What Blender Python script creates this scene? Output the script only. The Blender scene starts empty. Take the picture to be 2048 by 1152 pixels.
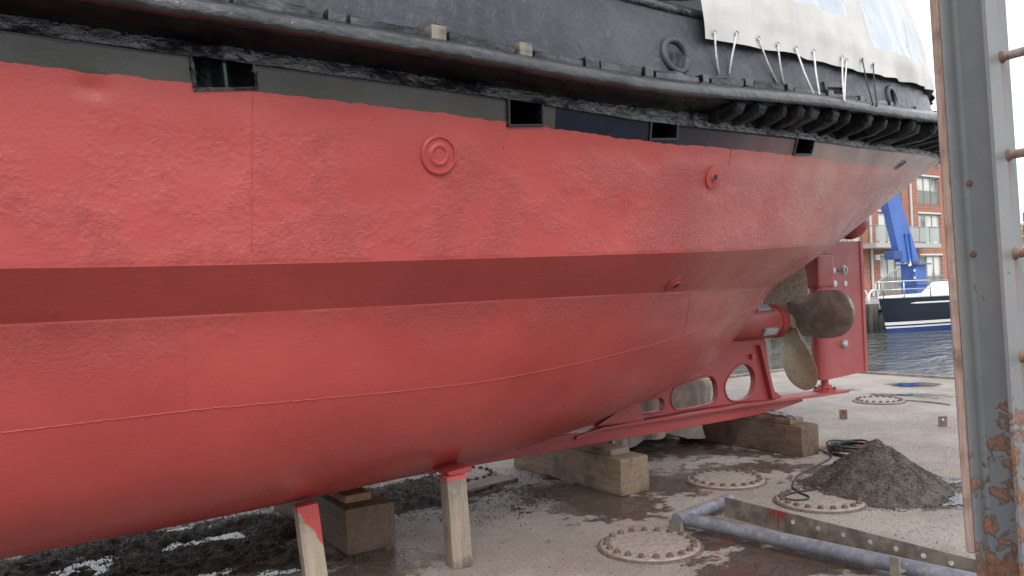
import bpy, bmesh, math, random
import numpy as np
from mathutils import Vector, Matrix, noise
from mathutils.bvhtree import BVHTree
random.seed(7); rng = np.random.default_rng(7)
R = math.radians
scene = bpy.context.scene
C = scene.collection

# ------------------------------------------------------------------ camera
FPX, YAW, ROLL = 1600.0, R(56.0), R(2.2)
PITCH = math.atan(14/1600)
CAM = Vector((0, 0, 1.6))
F = Vector((math.cos(YAW)*math.cos(PITCH), math.sin(YAW)*math.cos(PITCH), math.sin(PITCH)))
R0 = Vector((math.sin(YAW), -math.cos(YAW), 0)); U0 = R0.cross(F)
RR = R0*math.cos(ROLL) - U0*math.sin(ROLL)
UU = U0*math.cos(ROLL) + R0*math.sin(ROLL)
cam = bpy.data.cameras.new('camera'); camo = bpy.data.objects.new('camera', cam); C.objects.link(camo)
M = Matrix.Identity(4)
for i in range(3):
    M[i][0] = RR[i]; M[i][1] = UU[i]; M[i][2] = -F[i]; M[i][3] = CAM[i]
camo.matrix_world = M
cam.sensor_width = 36; cam.lens = FPX/2048*36; cam.clip_end = 6000; cam.clip_start = 0.05
scene.camera = camo

# ------------------------------------------------------------------ light
SUN_EL, SUN_AZ = R(47), R(-112)            # direction towards the sun: high behind the photographer
world = bpy.data.worlds.new('World'); scene.world = world; world.use_nodes = True
wn = world.node_tree.nodes; wl = world.node_tree.links; wn.clear()
sky = wn.new('ShaderNodeTexSky'); sky.sky_type = 'NISHITA'; sky.sun_disc = False
sky.sun_elevation = SUN_EL; sky.sun_rotation = math.pi/2 - SUN_AZ
sky.air_density = 1.0; sky.dust_density = 3.0
mixw = wn.new('ShaderNodeMixRGB'); mixw.inputs[0].default_value = 0.88      # thin overcast
mixw.inputs[2].default_value = (8.35, 8.6, 9.1, 1)
bg = wn.new('ShaderNodeBackground'); bg.inputs[1].default_value = 0.14
wo = wn.new('ShaderNodeOutputWorld')
wl.new(sky.outputs[0], mixw.inputs[1]); wl.new(mixw.outputs[0], bg.inputs[0]); wl.new(bg.outputs[0], wo.inputs[0])
sun = bpy.data.lights.new('sun', 'SUN'); suno = bpy.data.objects.new('sun', sun); C.objects.link(suno)
sun.energy = 1.4; sun.angle = R(30); sun.color = (1, .95, .88)
sd = Vector((math.cos(SUN_EL)*math.cos(SUN_AZ), math.cos(SUN_EL)*math.sin(SUN_AZ), math.sin(SUN_EL)))
suno.rotation_euler = sd.to_track_quat('Z', 'Y').to_euler()
scene.view_settings.view_transform = 'Standard'; scene.view_settings.look = 'None'
scene.view_settings.gamma = 1; scene.view_settings.use_curve_mapping = False
scene.view_settings.exposure = 0.48

# ------------------------------------------------------------------ helpers
def ray(px, py): return F + RR*((px-1024)/FPX) + UU*((576-py)/FPX)
def at_y(px, py, Y):
    d = ray(px, py); return CAM + d*((Y-CAM.y)/d.y)
def at_z(px, py, z=0.0):
    d = ray(px, py); return CAM + d*((z-CAM.z)/d.z)
def tag(o, label=None, cat=None, group=None, kind=None):
    if label: o['label'] = label
    if cat: o['category'] = cat
    if group: o['group'] = group
    if kind: o['kind'] = kind
    return o
def empty(name, loc=(0,0,0), rz=0):
    o = bpy.data.objects.new(name, None); C.objects.link(o); o.location = loc; o.rotation_euler.z = rz
    o.empty_display_size = .1
    return o
def link(name, me, parent=None, mw=None):
    o = bpy.data.objects.new(name, me); C.objects.link(o)
    if parent is not None:
        o.parent = parent
        if mw is None:                                   # geometry is in world space: undo the parents
            pm = Matrix.Identity(4); chain = []; p = parent
            while p: chain.append(p); p = p.parent
            for q in reversed(chain): pm = pm @ q.matrix_parent_inverse @ q.matrix_basis
            o.matrix_parent_inverse = pm.inverted()
        else: o.matrix_basis = mw
    elif mw is not None: o.matrix_basis = mw
    return o
def mesh_of(verts, faces, mat=None, smooth=False, name='m', sharp=None):
    me = bpy.data.meshes.new(name); me.from_pydata([tuple(v) for v in verts], [], faces)
    if mat is not None: me.materials.append(mat)
    if smooth:
        me.polygons.foreach_set('use_smooth', [True]*len(me.polygons))
        if sharp: me.set_sharp_from_angle(angle=R(sharp))
    me.update(); return me
class MB:
    def __init__(s): s.v = []; s.f = []
    def add(s, vs, fs):
        n = len(s.v); s.v += [Vector(v) for v in vs]; s.f += [tuple(i+n for i in f) for f in fs]; return s
    def box(s, c, size, rot=None):
        hx, hy, hz = size[0]/2, size[1]/2, size[2]/2; c = Vector(c)
        vs = [Vector((x*hx, y*hy, z*hz)) for z in (-1,1) for y in (-1,1) for x in (-1,1)]
        if rot is not None: vs = [rot @ v for v in vs]
        return s.add([v+c for v in vs], [(0,2,3,1),(4,5,7,6),(0,1,5,4),(2,6,7,3),(0,4,6,2),(1,3,7,5)])
    def tube(s, pts, r, n=10, cap=True):
        pts = [Vector(p) for p in pts]; rs = r if isinstance(r, (list,tuple)) else [r]*len(pts)
        vs = []; fs = []; up = None
        for i, p in enumerate(pts):
            t = (pts[min(i+1,len(pts)-1)]-pts[max(i-1,0)]).normalized()
            if up is None: up = t.orthogonal().normalized()
            up = (up - t*up.dot(t)); up = up.normalized() if up.length > 1e-6 else t.orthogonal().normalized()
            b = t.cross(up)
            for k in range(n):
                a = 2*math.pi*k/n; vs.append(p + (up*math.cos(a)+b*math.sin(a))*rs[i])
        for i in range(len(pts)-1):
            for k in range(n):
                fs.append((i*n+k, i*n+(k+1)%n, (i+1)*n+(k+1)%n, (i+1)*n+k))
        if cap: fs.append(tuple(range(n-1,-1,-1))); fs.append(tuple((len(pts)-1)*n+k for k in range(n)))
        return s.add(vs, fs)
    def torus(s, c, ax, ay, r, n=32, m=8):
        pts = [Vector(c)+Vector(ax)*math.cos(2*math.pi*i/n)+Vector(ay)*math.sin(2*math.pi*i/n) for i in range(n)]
        nrm = Vector(ax).cross(Vector(ay)).normalized(); vs = []; fs = []
        for i in range(n):
            o = (pts[i]-Vector(c)).normalized()
            for k in range(m):
                a = 2*math.pi*k/m; vs.append(pts[i]+o*math.cos(a)*r+nrm*math.sin(a)*r)
        for i in range(n):
            for k in range(m):
                fs.append((i*m+k, ((i+1)%n)*m+k, ((i+1)%n)*m+(k+1)%m, i*m+(k+1)%m))
        return s.add(vs, fs)
    def lathe(s, c, axis, prof, n=24):              # prof: (radius, height along axis)
        c = Vector(c); ax = Vector(axis).normalized(); u = ax.orthogonal().normalized(); w = ax.cross(u)
        vs = []; fs = []
        for r, h in prof:
            for k in range(n):
                a = 2*math.pi*k/n; vs.append(c+ax*h+(u*math.cos(a)+w*math.sin(a))*r)
        for i in range(len(prof)-1):
            for k in range(n): fs.append((i*n+k, i*n+(k+1)%n, (i+1)*n+(k+1)%n, (i+1)*n+k))
        fs.append(tuple(range(n-1,-1,-1))); fs.append(tuple((len(prof)-1)*n+k for k in range(n)))
        return s.add(vs, fs)
    def prism(s, poly, off):                        # planar polygon (3D points) extruded by vector off
        n = len(poly); off = Vector(off); a = [Vector(p) for p in poly]; b = [p+off for p in a]
        return s.add(a+b, [tuple(range(n-1,-1,-1)), tuple(range(n,2*n))]+[(i,(i+1)%n,n+(i+1)%n,n+i) for i in range(n)])
    def build(s, name, mat, parent=None, smooth=False, sharp=None, bevel=0, kind=None, seg=2):
        me = mesh_of(s.v, s.f, mat, False, name)
        bm = bmesh.new(); bm.from_mesh(me)
        bmesh.ops.recalc_face_normals(bm, faces=bm.faces)
        if bevel: bmesh.ops.bevel(bm, geom=bm.edges[:], offset=bevel, segments=seg, profile=.7, affect='EDGES', clamp_overlap=True)
        bm.to_mesh(me); bm.free()
        if smooth:
            me.polygons.foreach_set('use_smooth', [True]*len(me.polygons))
            if sharp: me.set_sharp_from_angle(angle=R(sharp))
        o = link(name, me, parent)
        if kind: o['kind'] = kind
        return o
def fbm(p, o=4): return noise.fractal(Vector(p), 1.0, 2.0, o)
def pchip(knots, x):
    xs = [k[0] for k in knots]; ys = [k[1] for k in knots]
    if x <= xs[0]: return ys[0]
    if x >= xs[-1]: return ys[-1]
    i = 0
    while x > xs[i+1]: i += 1
    def sl(k): return (ys[k+1]-ys[k])/(xs[k+1]-xs[k])
    def tn(k):
        if k == 0: return sl(0)
        if k == len(xs)-1: return sl(k-1)
        a, b = sl(k-1), sl(k); return 0 if a*b <= 0 else 2*a*b/(a+b)
    h = xs[i+1]-xs[i]; t = (x-xs[i])/h; m0, m1 = tn(i)*h, tn(i+1)*h
    return (2*t**3-3*t*t+1)*ys[i]+(t**3-2*t*t+t)*m0+(-2*t**3+3*t*t)*ys[i+1]+(t**3-t*t)*m1

# ------------------------------------------------------------------ materials
class NT:
    def __init__(s, name):
        s.m = bpy.data.materials.new(name); s.m.use_nodes = True; s.t = s.m.node_tree; s.n = s.t.nodes; s.l = s.t.links
        s.b = s.n['Principled BSDF']
        s.co = s.n.new('ShaderNodeTexCoord')
    def out(s, kind='Object'): return s.co.outputs[kind]
    def noise(s, scale, det=4, rough=.55, vec=None, dist=0):
        n = s.n.new('ShaderNodeTexNoise'); n.inputs['Scale'].default_value = scale; n.inputs['Detail'].default_value = det
        n.inputs['Roughness'].default_value = rough; n.inputs['Distortion'].default_value = dist
        s.l.new(vec or s.out(), n.inputs['Vector']); return n.outputs['Fac']
    def vor(s, scale, vec=None, feat='F1'):
        n = s.n.new('ShaderNodeTexVoronoi'); n.inputs['Scale'].default_value = scale; n.feature = feat
        s.l.new(vec or s.out(), n.inputs['Vector']); return n.outputs['Distance']
    def mapv(s, sc=(1,1,1), vec=None, loc=(0,0,0)):
        n = s.n.new('ShaderNodeMapping'); n.inputs['Scale'].default_value = sc; n.inputs['Location'].default_value = loc
        s.l.new(vec or s.out(), n.inputs['Vector']); return n.outputs[0]
    def ramp(s, x, a, b, c0=0, c1=1):
        n = s.n.new('ShaderNodeMapRange'); n.clamp = True; n.interpolation_type = 'SMOOTHSTEP'
        for i, v in zip((1,2,3,4), (a,b,c0,c1)): n.inputs[i].default_value = v
        s.l.new(x, n.inputs[0]); return n.outputs[0]
    def math(s, op, a, b=None, c=None):
        n = s.n.new('ShaderNodeMath'); n.operation = op
        for i, v in enumerate((a,b,c)):
            if v is None: continue
            if isinstance(v, (int,float)): n.inputs[i].default_value = v
            else: s.l.new(v, n.inputs[i])
        return n.outputs[0]
    def mix(s, f, a, b):
        n = s.n.new('ShaderNodeMix'); n.data_type = 'RGBA'
        if isinstance(f, (int,float)): n.inputs[0].default_value = f
        else: s.l.new(f, n.inputs[0])
        for i, v in ((6,a),(7,b)):
            if isinstance(v, tuple): n.inputs[i].default_value = (*v, 1)
            else: s.l.new(v, n.inputs[i])
        return n.outputs[2]
    def sep(s, v):
        n = s.n.new('ShaderNodeSeparateXYZ'); s.l.new(v, n.inputs[0]); return n.outputs
    def attr(s, name):
        n = s.n.new('ShaderNodeAttribute'); n.attribute_name = name; return n.outputs['Fac']
    def col(s, c):
        if isinstance(c, tuple): s.b.inputs['Base Color'].default_value = (*c, 1)
        else: s.l.new(c, s.b.inputs['Base Color'])
    def rough(s, r):
        if isinstance(r, (int,float)): s.b.inputs['Roughness'].default_value = r
        else: s.l.new(r, s.b.inputs['Roughness'])
    def bump(s, h, dist=.01, strength=1.0):
        n = s.n.new('ShaderNodeBump'); n.inputs['Distance'].default_value = dist; n.inputs['Strength'].default_value = strength
        s.l.new(h, n.inputs['Height'])
        if s.b.inputs['Normal'].is_linked: s.l.new(s.b.inputs['Normal'].links[0].from_socket, n.inputs['Normal'])
        s.l.new(n.outputs[0], s.b.inputs['Normal'])
def simple(name, c, c2=None, scale=6, rough=.6, bump=0, bscale=30, metal=0, spec=.5, coat=0, stretch=(1,1,1)):
    t = NT(name); v = t.mapv(stretch)
    if c2: t.col(t.mix(t.ramp(t.noise(scale, 5, .6, v), .35, .65), c, c2))
    else: t.col(c)
    t.rough(rough); t.b.inputs['Metallic'].default_value = metal; t.b.inputs['Specular IOR Level'].default_value = spec
    t.b.inputs['Coat Weight'].default_value = coat
    if bump: t.bump(t.noise(bscale, 5, .6, v), bump)
    return t.m
RED, RED2 = (.41,.062,.054), (.36,.050,.045)
def red_mat(name, pit=1.0, uv=False, bright=False):
    t = NT(name)
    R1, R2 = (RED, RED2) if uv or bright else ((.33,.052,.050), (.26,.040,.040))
    big = t.noise(.9, 4, .6); fine = t.noise(3.5, 6, .65)
    c = t.mix(t.ramp(big, .35, .65), R1, R2); c = t.mix(t.ramp(fine, .55, .75, 0, .3), c, tuple(min(1,x*1.15) for x in R1))
    p1 = t.noise(48, 9, .74, t.mapv((1,1,1.3)), .25)
    p2 = t.noise(75, 4, .6)
    patch = t.ramp(t.noise(1.7, 5, .65), .40, .58)
    if uv:
        s = t.sep(t.out('UV')); u, v = s[0], s[1]
        # rough, pitted plate in the upper strakes, smoother just under the stripe and low down
        rgh = t.math('MULTIPLY', t.ramp(v, .18, .38), t.ramp(v, 1.9, 2.9, 1, .12))
        band = t.math('MULTIPLY', t.ramp(v, .97, 1.0), t.ramp(v, 2.0, 2.03, 1, 0))
        rgh = t.math('MULTIPLY', rgh, t.math('SUBTRACT', 1.0, t.math('MULTIPLY', band, .65)))
        rgh = t.math('MULTIPLY', rgh, t.math('ADD', t.math('MULTIPLY', patch, .9), .12))
        wob = t.math('MULTIPLY', t.math('SUBTRACT', t.noise(9, 5, .6), .5), .045)
        wob2 = t.math('MULTIPLY', t.math('SUBTRACT', t.noise(1.3, 2, .5), .5), .03)
        vv = t.math('ADD', t.math('MULTIPLY', u, -.006), t.math('ADD', v, t.math('ADD', wob, wob2)))
        stripe = t.ramp(vv, .120, .123, 1, 0)
        nav = t.math('MULTIPLY', t.math('GREATER_THAN', t.math('ADD', u, wob), 2.47), t.math('LESS_THAN', u, 4.60))
        ol = t.mix(t.ramp(t.noise(2.4, 5, .6), .4, .7), (.034,.034,.026), (.052,.050,.040))
        nv = t.mix(t.ramp(t.noise(2.4, 5, .6), .4, .7), (.010,.012,.022), (.018,.022,.040))
        st = t.mix(nav, ol, nv)
        aft = t.ramp(u, 4.75, 5.6); st = t.mix(aft, st, (.10,.108,.092))
        c = t.mix(stripe, c, st); t.l.new(t.math('SUBTRACT', .5, t.math('MULTIPLY', t.math('MULTIPLY', nav, stripe), .38)), t.b.inputs['Specular IOR Level'])
        # pale sky and water reflection painted into the colour towards the counter
        pale_sheen = t.math('MULTIPLY', t.ramp(u, 3.0, 6.2), t.math('MULTIPLY', t.ramp(v, 2.3, 3.2, 1, .35), t.ramp(t.noise(1.8, 5, .65, t.mapv((.8,.8,.18))), .34, .62, .4, 1)))
        c = t.mix(t.math('MULTIPLY', pale_sheen, .8), c, (.50,.31,.265))
        # black paint slopped over the upper edge
        lip = t.ramp(t.math('ADD', v, t.math('MULTIPLY', wob, .5)), .010, .016, 1, 0)
        c = t.mix(lip, c, (.008,.009,.012))
        h = t.math('ADD', t.math('MULTIPLY', p1, rgh), t.math('MULTIPLY', p2, .12))
        t.bump(h, .011*pit, 1.0)
        t.bump(t.noise(5, 3, .5), .006, .6)
        t.rough(t.math('ADD', t.math('MULTIPLY', t.ramp(u, 4.2, 7.0), -.08), t.ramp(t.noise(2.6, 5, .7, t.mapv((.5,.5,1.6))), .3, .7, .20, .42)))
    else:
        t.bump(t.math('ADD', t.math('MULTIPLY', t.math('MULTIPLY', p1, patch), 1.0), t.math('MULTIPLY', p2, .3)), .006*pit)
        t.rough(t.ramp(fine, .3, .7, .32, .46))
    t.col(c); return t.m
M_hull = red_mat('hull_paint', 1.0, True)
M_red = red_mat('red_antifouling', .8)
M_redh = red_mat('red_hull_fittings', .8, False, True)
def black_mat(name, r0, r1, bump, spec=.2, lo=.5, c=(.0025,.0027,.0035), c2=(.006,.0065,.008)):
    t = NT(name)
    n1 = t.noise(3, 6, .65); n2 = t.noise(38, 6, .65, t.mapv((1,1,1.5)), .8); n3 = t.noise(9, 5, .6, None, .5)
    t.col(t.mix(t.ramp(n3, .45, .7), c, c2)); t.rough(t.ramp(n1, .35, .65, r0, r1))
    t.l.new(t.ramp(t.noise(6, 6, .68, t.mapv((.7,.7,1.5)), .5), .36, .56, spec*lo, spec), t.b.inputs['Specular IOR Level']); t.bump(t.math('ADD', t.math('MULTIPLY', n2, .25), n3), bump*.7); t.bump(t.noise(24, 5, .62, t.mapv((.75,.75,1.3)), .6), bump*1.1); return t.m
M_fender = black_mat('tarred_black_fender', .10, .26, .0075, 1.0, .6)
M_under = black_mat('dull_black_underside', .25, .45, .006, .15)
M_gloss = black_mat('glossy_black_paint', .03, .09, .012, 1.0, .08)
t = NT('bulwark_paint')
n = t.noise(2.2, 6, .65); n2 = t.noise(10, 6, .7, None, 1.2); n3 = t.noise(34, 5, .6)
c = t.mix(t.ramp(n, .35, .65), (.018,.021,.028), (.040,.046,.057)); c = t.mix(t.ramp(n2, .58, .74, 0, .5), c, (.13,.142,.155))
t.col(c); t.rough(t.ramp(n2, .3, .7, .22, .42)); t.bump(t.math('ADD', n2, t.math('MULTIPLY', n3, .35)), .01); M_bul = t.m
M_rubber = black_mat('weathered_rubber', .3, .6, .02, .2, .5, (.005,.0055,.0065), (.02,.021,.024))
M_dark = simple('dark_interior', (.004,.004,.005), None, rough=.5)
M_intgreen = simple('painted_recess', (.006,.012,.013), (.03,.06,.06), 5, .2, .004)
M_clamp = simple('clamp_steel', (.24,.20,.15), (.10,.09,.08), 14, .35, .003)
# canvas
t = NT('cream_canvas'); n = t.noise(2, 5, .6)
t.col(t.mix(t.ramp(n, .35, .7), (.58,.575,.55), (.47,.465,.445))); t.rough(.8)
t.bump(t.noise(7, 4, .5, t.mapv((1,1,.25))), .02); t.bump(t.noise(220, 2), .001); M_canvas = t.m
t = NT('clear_vinyl'); t.col((.40,.45,.49)); t.rough(.15); t.b.inputs['Transmission Weight'].default_value = .08
t.bump(t.noise(3.5, 4, .5, t.mapv((1,1,.4)), .5), .05); M_vinyl = t.m
M_rope = simple('white_rope', (.72,.71,.68), (.55,.53,.5), 40, .8)
M_ropedark = simple('dark_rope', (.02,.02,.022), None, rough=.8)
# bronze
t = NT('bronze'); n = t.noise(5, 6, .65, None, .6); n2 = t.noise(28, 5, .7)
c = t.mix(t.ramp(n, .35, .68), (.32,.27,.19), (.46,.385,.27)); c = t.mix(t.ramp(n2, .52, .72, 0, .55), c, (.13,.11,.085))
t.col(c); t.b.inputs['Metallic'].default_value = .55; t.rough(t.ramp(n2, .3, .7, .34, .6)); t.bump(n2, .002); M_bronze = t.m
t = NT('dull_bronze'); n = t.noise(4, 6, .65, None, .8); n2 = t.noise(22, 5, .7)
c = t.mix(t.ramp(n, .4, .66), (.17,.15,.13), (.30,.265,.22)); c = t.mix(t.ramp(n2, .55, .75, 0, .6), c, (.40,.36,.29))
t.col(c); t.b.inputs['Metallic'].default_value = .4; t.rough(t.ramp(n2, .3, .7, .32, .55)); t.bump(n2, .002); M_bronze_d = t.m
t = NT('fouled_bronze'); n2 = t.noise(40, 4, .7)
t.col(t.mix(t.ramp(n2, .40, .66), (.34,.295,.23), (.19,.165,.13))); t.rough(.7); t.bump(n2, .004); M_bronze_f = t.m
M_zinc = simple('zinc', (.30,.31,.33), (.42,.43,.45), 20, .5, .003, 40, .5)
M_alu = simple('aluminium_strip', (.55,.57,.6), (.35,.37,.4), 25, .32, .001, 60, .85)
M_white = simple('white_paint', (.78,.78,.76), None, rough=.4)
M_white2 = simple('chipped_white_primer', (.72,.74,.72), (.4,.36,.32), 30, .5)
# wood
def wood(name, a, b, dark, stretch=(.6,7,7), paint=None):
    t = NT(name); v = t.mapv(stretch); g = t.noise(5, 6, .65, v, .4); g2 = t.noise(16, 5, .6, v); st = t.noise(4.5, 6, .68)
    c = t.mix(t.ramp(g, .35, .65), a, b); c = t.mix(t.ramp(g2, .58, .75, 0, .7), c, dark); c = t.mix(t.ramp(st, .46, .66, 0, .85), c, dark)
    if paint is not None:
        w = t.math('ADD', paint(t), t.math('MULTIPLY', t.math('SUBTRACT', t.noise(11, 5, .6), .5), .16))
        c = t.mix(t.ramp(w, -.01, .01), c, RED)
    t.col(c); t.rough(t.ramp(st, .4, .65, .8, .55)); t.bump(g2, .006); t.bump(g, .006); return t.m
M_beam = wood('oak_keel_block', (.18,.128,.085), (.25,.185,.125), (.065,.044,.03))
M_beam2 = wood('wet_keel_block', (.105,.068,.046), (.15,.10,.068), (.042,.028,.02))
M_plank = wood('grey_brown_plank', (.16,.125,.105), (.23,.18,.15), (.07,.055,.045))
M_plank2 = wood('orange_brown_plank', (.27,.15,.075), (.33,.2,.11), (.09,.06,.04))
M_plank3 = wood('brown_plank', (.15,.10,.07), (.20,.14,.10), (.07,.05,.04))
M_post = wood('pale_prop_wood', (.36,.295,.215), (.27,.22,.165), (.12,.10,.08), (7,7,.6))
M_postA = wood('red_topped_prop_wood', (.37,.315,.24), (.30,.25,.19), (.13,.105,.085), (7,7,.6),
               lambda t: t.math('SUBTRACT', t.math('ADD', t.sep(t.out())[2], t.math('MULTIPLY', t.sep(t.out())[0], 2.0)), .40))
M_postB = wood('red_smeared_prop_wood', (.30,.245,.19), (.22,.18,.145), (.10,.085,.07), (7,7,.6),
               lambda t: t.math('SUBTRACT', t.math('ADD', t.ramp(t.noise(3.0, 4, .6, t.mapv((1,1,1.2),None,(3,1,2))), .62, .72, 0, .4), t.math('MULTIPLY', t.ramp(t.sep(t.out())[2], .50, .54), .5)), .3))
M_colwood = wood('fender_timber', (.30,.20,.16), (.40,.29,.24), (.16,.10,.08), (7,7,.5))
# deck
t = NT('dock_deck_plating')
co = t.out(); n1 = t.noise(1.1, 6, .6); n2 = t.noise(7, 6, .65); n3 = t.noise(45, 5, .7); n4 = t.noise(160, 3, .6)
c = t.mix(t.ramp(n1, .35, .65), (.325,.295,.262), (.225,.198,.173)); c = t.mix(t.ramp(n2, .5, .72, 0, .6), c, (.20,.165,.14))
c = t.mix(t.ramp(n3, .48, .66, 0, .7), c, (.13,.11,.095)); c = t.mix(t.ramp(n4, .52, .66, 0, .5), c, (.50,.46,.42)); c = t.mix(t.ramp(t.noise(95, 4, .7), .56, .66, 0, .7), c, (.08,.068,.058))
wet = t.math('ADD', t.attr('wet'), t.math('ADD', t.math('MULTIPLY', t.math('SUBTRACT', n2, .5), 1.5), t.math('MULTIPLY', t.math('SUBTRACT', n1, .5), 1.3)))
w1 = t.ramp(wet, .33, .45); w2 = t.ramp(wet, .60, .70)
c = t.mix(t.math('MULTIPLY', w1, .93), c, t.mix(t.ramp(n3, .35, .65), (.055,.036,.027), (.085,.06,.047)))
spot = t.math('MULTIPLY', t.ramp(t.noise(21, 4, .6, None, 1.5), .645, .66), t.ramp(t.attr('redspot'), .2, .6))
c = t.mix(spot, c, (.38,.03,.025))
t.col(c); t.rough(t.math('SUBTRACT', t.ramp(n2, .3, .7, .62, .78), t.math('ADD', t.math('MULTIPLY', w1, .30), t.math('MULTIPLY', w2, .27))))
dry = t.math('SUBTRACT', 1.0, w2)
t.bump(t.math('MULTIPLY', t.math('ADD', n3, t.math('MULTIPLY', n2, .8)), dry), .010); M_deck = t.m
M_deckside = simple('dock_side_steel', (.12,.10,.085), (.07,.05,.04), 4, .7, .01, 10)
t = NT('manhole_steel'); n = t.noise(30, 5, .7); n2 = t.noise(5, 5)
c = t.mix(t.ramp(n, .42, .66), (.30,.27,.24), (.19,.165,.145)); c = t.mix(t.ramp(t.noise(24, 4, .6, None, 1.2), .70, .715, 0, .9), c, (.36,.05,.045))
t.col(c); t.rough(.7); t.bump(n, .006); M_lid = t.m
M_rust = simple('rusty_bolt_steel', (.10,.066,.047), (.17,.12,.09), 30, .8, .006, 60)
M_rust2 = simple('bright_rust_steel', (.20,.11,.075), (.12,.07,.05), 20, .8, .006, 40)
M_mud = simple('wet_mud', (.024,.018,.012), (.085,.066,.046), 18, .7, .02, 45, spec=.25)
M_chip = simple('shell_grit', (.10,.086,.068), (.22,.195,.165), 9, .75, spec=.25)
M_chipd = simple('dark_grit', (.042,.037,.032), (.092,.082,.071), 9, .75, spec=.25)
t = NT('puddle_water'); t.col((.012,.012,.012)); t.rough(.03); t.b.inputs['IOR'].default_value = 1.33
t.bump(t.noise(12, 3), .002); M_puddle = t.m
t = NT('harbour_water'); t.col((.040,.055,.050)); t.rough(.04); t.b.inputs['IOR'].default_value = 1.33
t.bump(t.math('ADD', t.noise(1.1, 3, .5, t.mapv((.55,1.1,1)), .5), t.math('MULTIPLY', t.noise(4.5, 3, .5, t.mapv((.6,1.2,1))), .3)), .20); M_water = t.m
t = NT('pipe_blue_grey'); n = t.noise(10, 6, .7); n2 = t.noise(42, 5, .7)
c = t.mix(t.ramp(n, .4, .65), (.13,.14,.172), (.22,.222,.24)); c = t.mix(t.ramp(n2, .56, .7, 0, .75), c, (.35,.33,.31)); c = t.mix(t.ramp(n, .60, .72, 0, .6), c, (.13,.10,.09))
t.col(c); t.rough(.55); t.bump(n2, .004); M_pipe = t.m
t = NT('weathered_plate'); n = t.noise(9, 6, .7); n2 = t.noise(3, 5)
c = t.mix(t.ramp(n, .38, .62), (.24,.215,.175), (.13,.11,.09)); c = t.mix(t.ramp(n2, .55, .68, 0, .7), c, (.12,.075,.05))
t.col(c); t.rough(.75); t.bump(n, .006); M_plate = t.m
t = NT('column_paint')
n = t.noise(2.2, 6, .65); n2 = t.noise(14, 6, .7, None, .6); n3 = t.noise(60, 4, .7); z = t.sep(t.out())[2]
c = t.mix(t.ramp(n, .35, .65), (.155,.17,.18), (.20,.20,.195)); c = t.mix(t.ramp(t.noise(1.3, 4, .6, t.mapv((1,1,.3))), .5, .68, 0, .6), c, (.21,.175,.16))
rs = t.math('ADD', t.math('MULTIPLY', n, .6), t.math('ADD', t.math('MULTIPLY', n2, .4), t.ramp(z, -.2, 2.2, .25, -.03)))
r1 = t.ramp(rs, .62, .66); c = t.mix(r1, c, t.mix(t.ramp(n2, .35, .65), (.16,.075,.045), (.24,.13,.085)))
c = t.mix(t.ramp(n3, .70, .73), c, (.62,.62,.6))
pk = t.math('MULTIPLY', t.ramp(t.noise(3.2, 3, .5, t.mapv((3,3,8))), .66, .70), t.ramp(z, 1.0, 1.6, 1, 0))
c = t.mix(t.math('MULTIPLY', pk, .6), c, (.42,.13,.11))
s3 = t.sep(t.out()); fr = t.math('FRACT', t.math('DIVIDE', t.math('SUBTRACT', s3[2], .215), .366))
dxr = t.math('ABSOLUTE', t.math('SUBTRACT', t.math('ADD', s3[0], t.math('MULTIPLY', t.math('SUBTRACT', t.noise(5, 3), .5), .03)), .018))
stk = t.math('MULTIPLY', t.math('MULTIPLY', t.ramp(dxr, .002, .020, 1, 0), t.ramp(fr, .05, 1.0)), t.math('LESS_THAN', s3[1], -.079))
c = t.mix(t.math('MULTIPLY', stk, .8), c, (.20,.10,.055))
t.col(c); t.rough(t.math('ADD', t.math('MULTIPLY', r1, .35), .45)); t.bump(t.math('ADD', t.math('MULTIPLY', r1, n2), t.math('MULTIPLY', n3, .15)), .008); M_col = t.m
t = NT('rung_paint'); n = t.noise(12, 6, .7)
t.col(t.mix(t.ramp(n, .38, .6), (.27,.25,.24), (.20,.10,.06))); t.rough(.7); t.bump(n, .006); M_rung = t.m
# far things
t = NT('red_brick')
br = t.n.new('ShaderNodeTexBrick'); br.inputs['Scale'].default_value = 1.0; br.inputs['Brick Width'].default_value = .46; br.inputs['Row Height'].default_value = .15
br.inputs['Mortar Size'].default_value = .018; br.inputs['Color1'].default_value = (.36,.125,.08,1); br.inputs['Color2'].default_value = (.25,.085,.055,1); br.inputs['Mortar'].default_value = (.42,.30,.24,1)
cx = t.n.new('ShaderNodeCombineXYZ'); s = t.sep(t.out()); t.l.new(s[0], cx.inputs[0]); t.l.new(s[2], cx.inputs[1]); t.l.new(cx.outputs[0], br.inputs['Vector'])
t.col(t.mix(t.ramp(t.noise(.6, 4), .4, .65, 0, .35), br.outputs['Color'], (.40,.16,.10))); t.rough(.85); M_brick = t.m
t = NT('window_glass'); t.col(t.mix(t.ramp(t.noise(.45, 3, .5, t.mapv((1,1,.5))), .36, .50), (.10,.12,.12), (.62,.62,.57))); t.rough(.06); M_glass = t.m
M_curtain = simple('curtain', (.62,.60,.53), (.5,.48,.42), 3, .8)
M_frame = simple('window_frame_grey', (.34,.34,.33), None, rough=.5)
M_lintel = simple('pale_render', (.62,.60,.57), None, rough=.7)
M_rail = simple('balcony_rail', (.26,.27,.25), None, rough=.5)
t = NT('balcony_glass'); t.col((.55,.6,.56)); t.rough(.1); t.b.inputs['Transmission Weight'].default_value = .6; M_bglass = t.m
M_slab = simple('balcony_slab', (.42,.43,.40), None, rough=.7)
M_downpipe = simple('downpipe_zinc', (.55,.55,.55), None, rough=.4)
M_blue = simple('crane_blue', (.06,.145,.44), (.05,.12,.38), 1, .45)
M_blued = simple('winch_blue', (.03,.07,.22), None, rough=.5)
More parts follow.
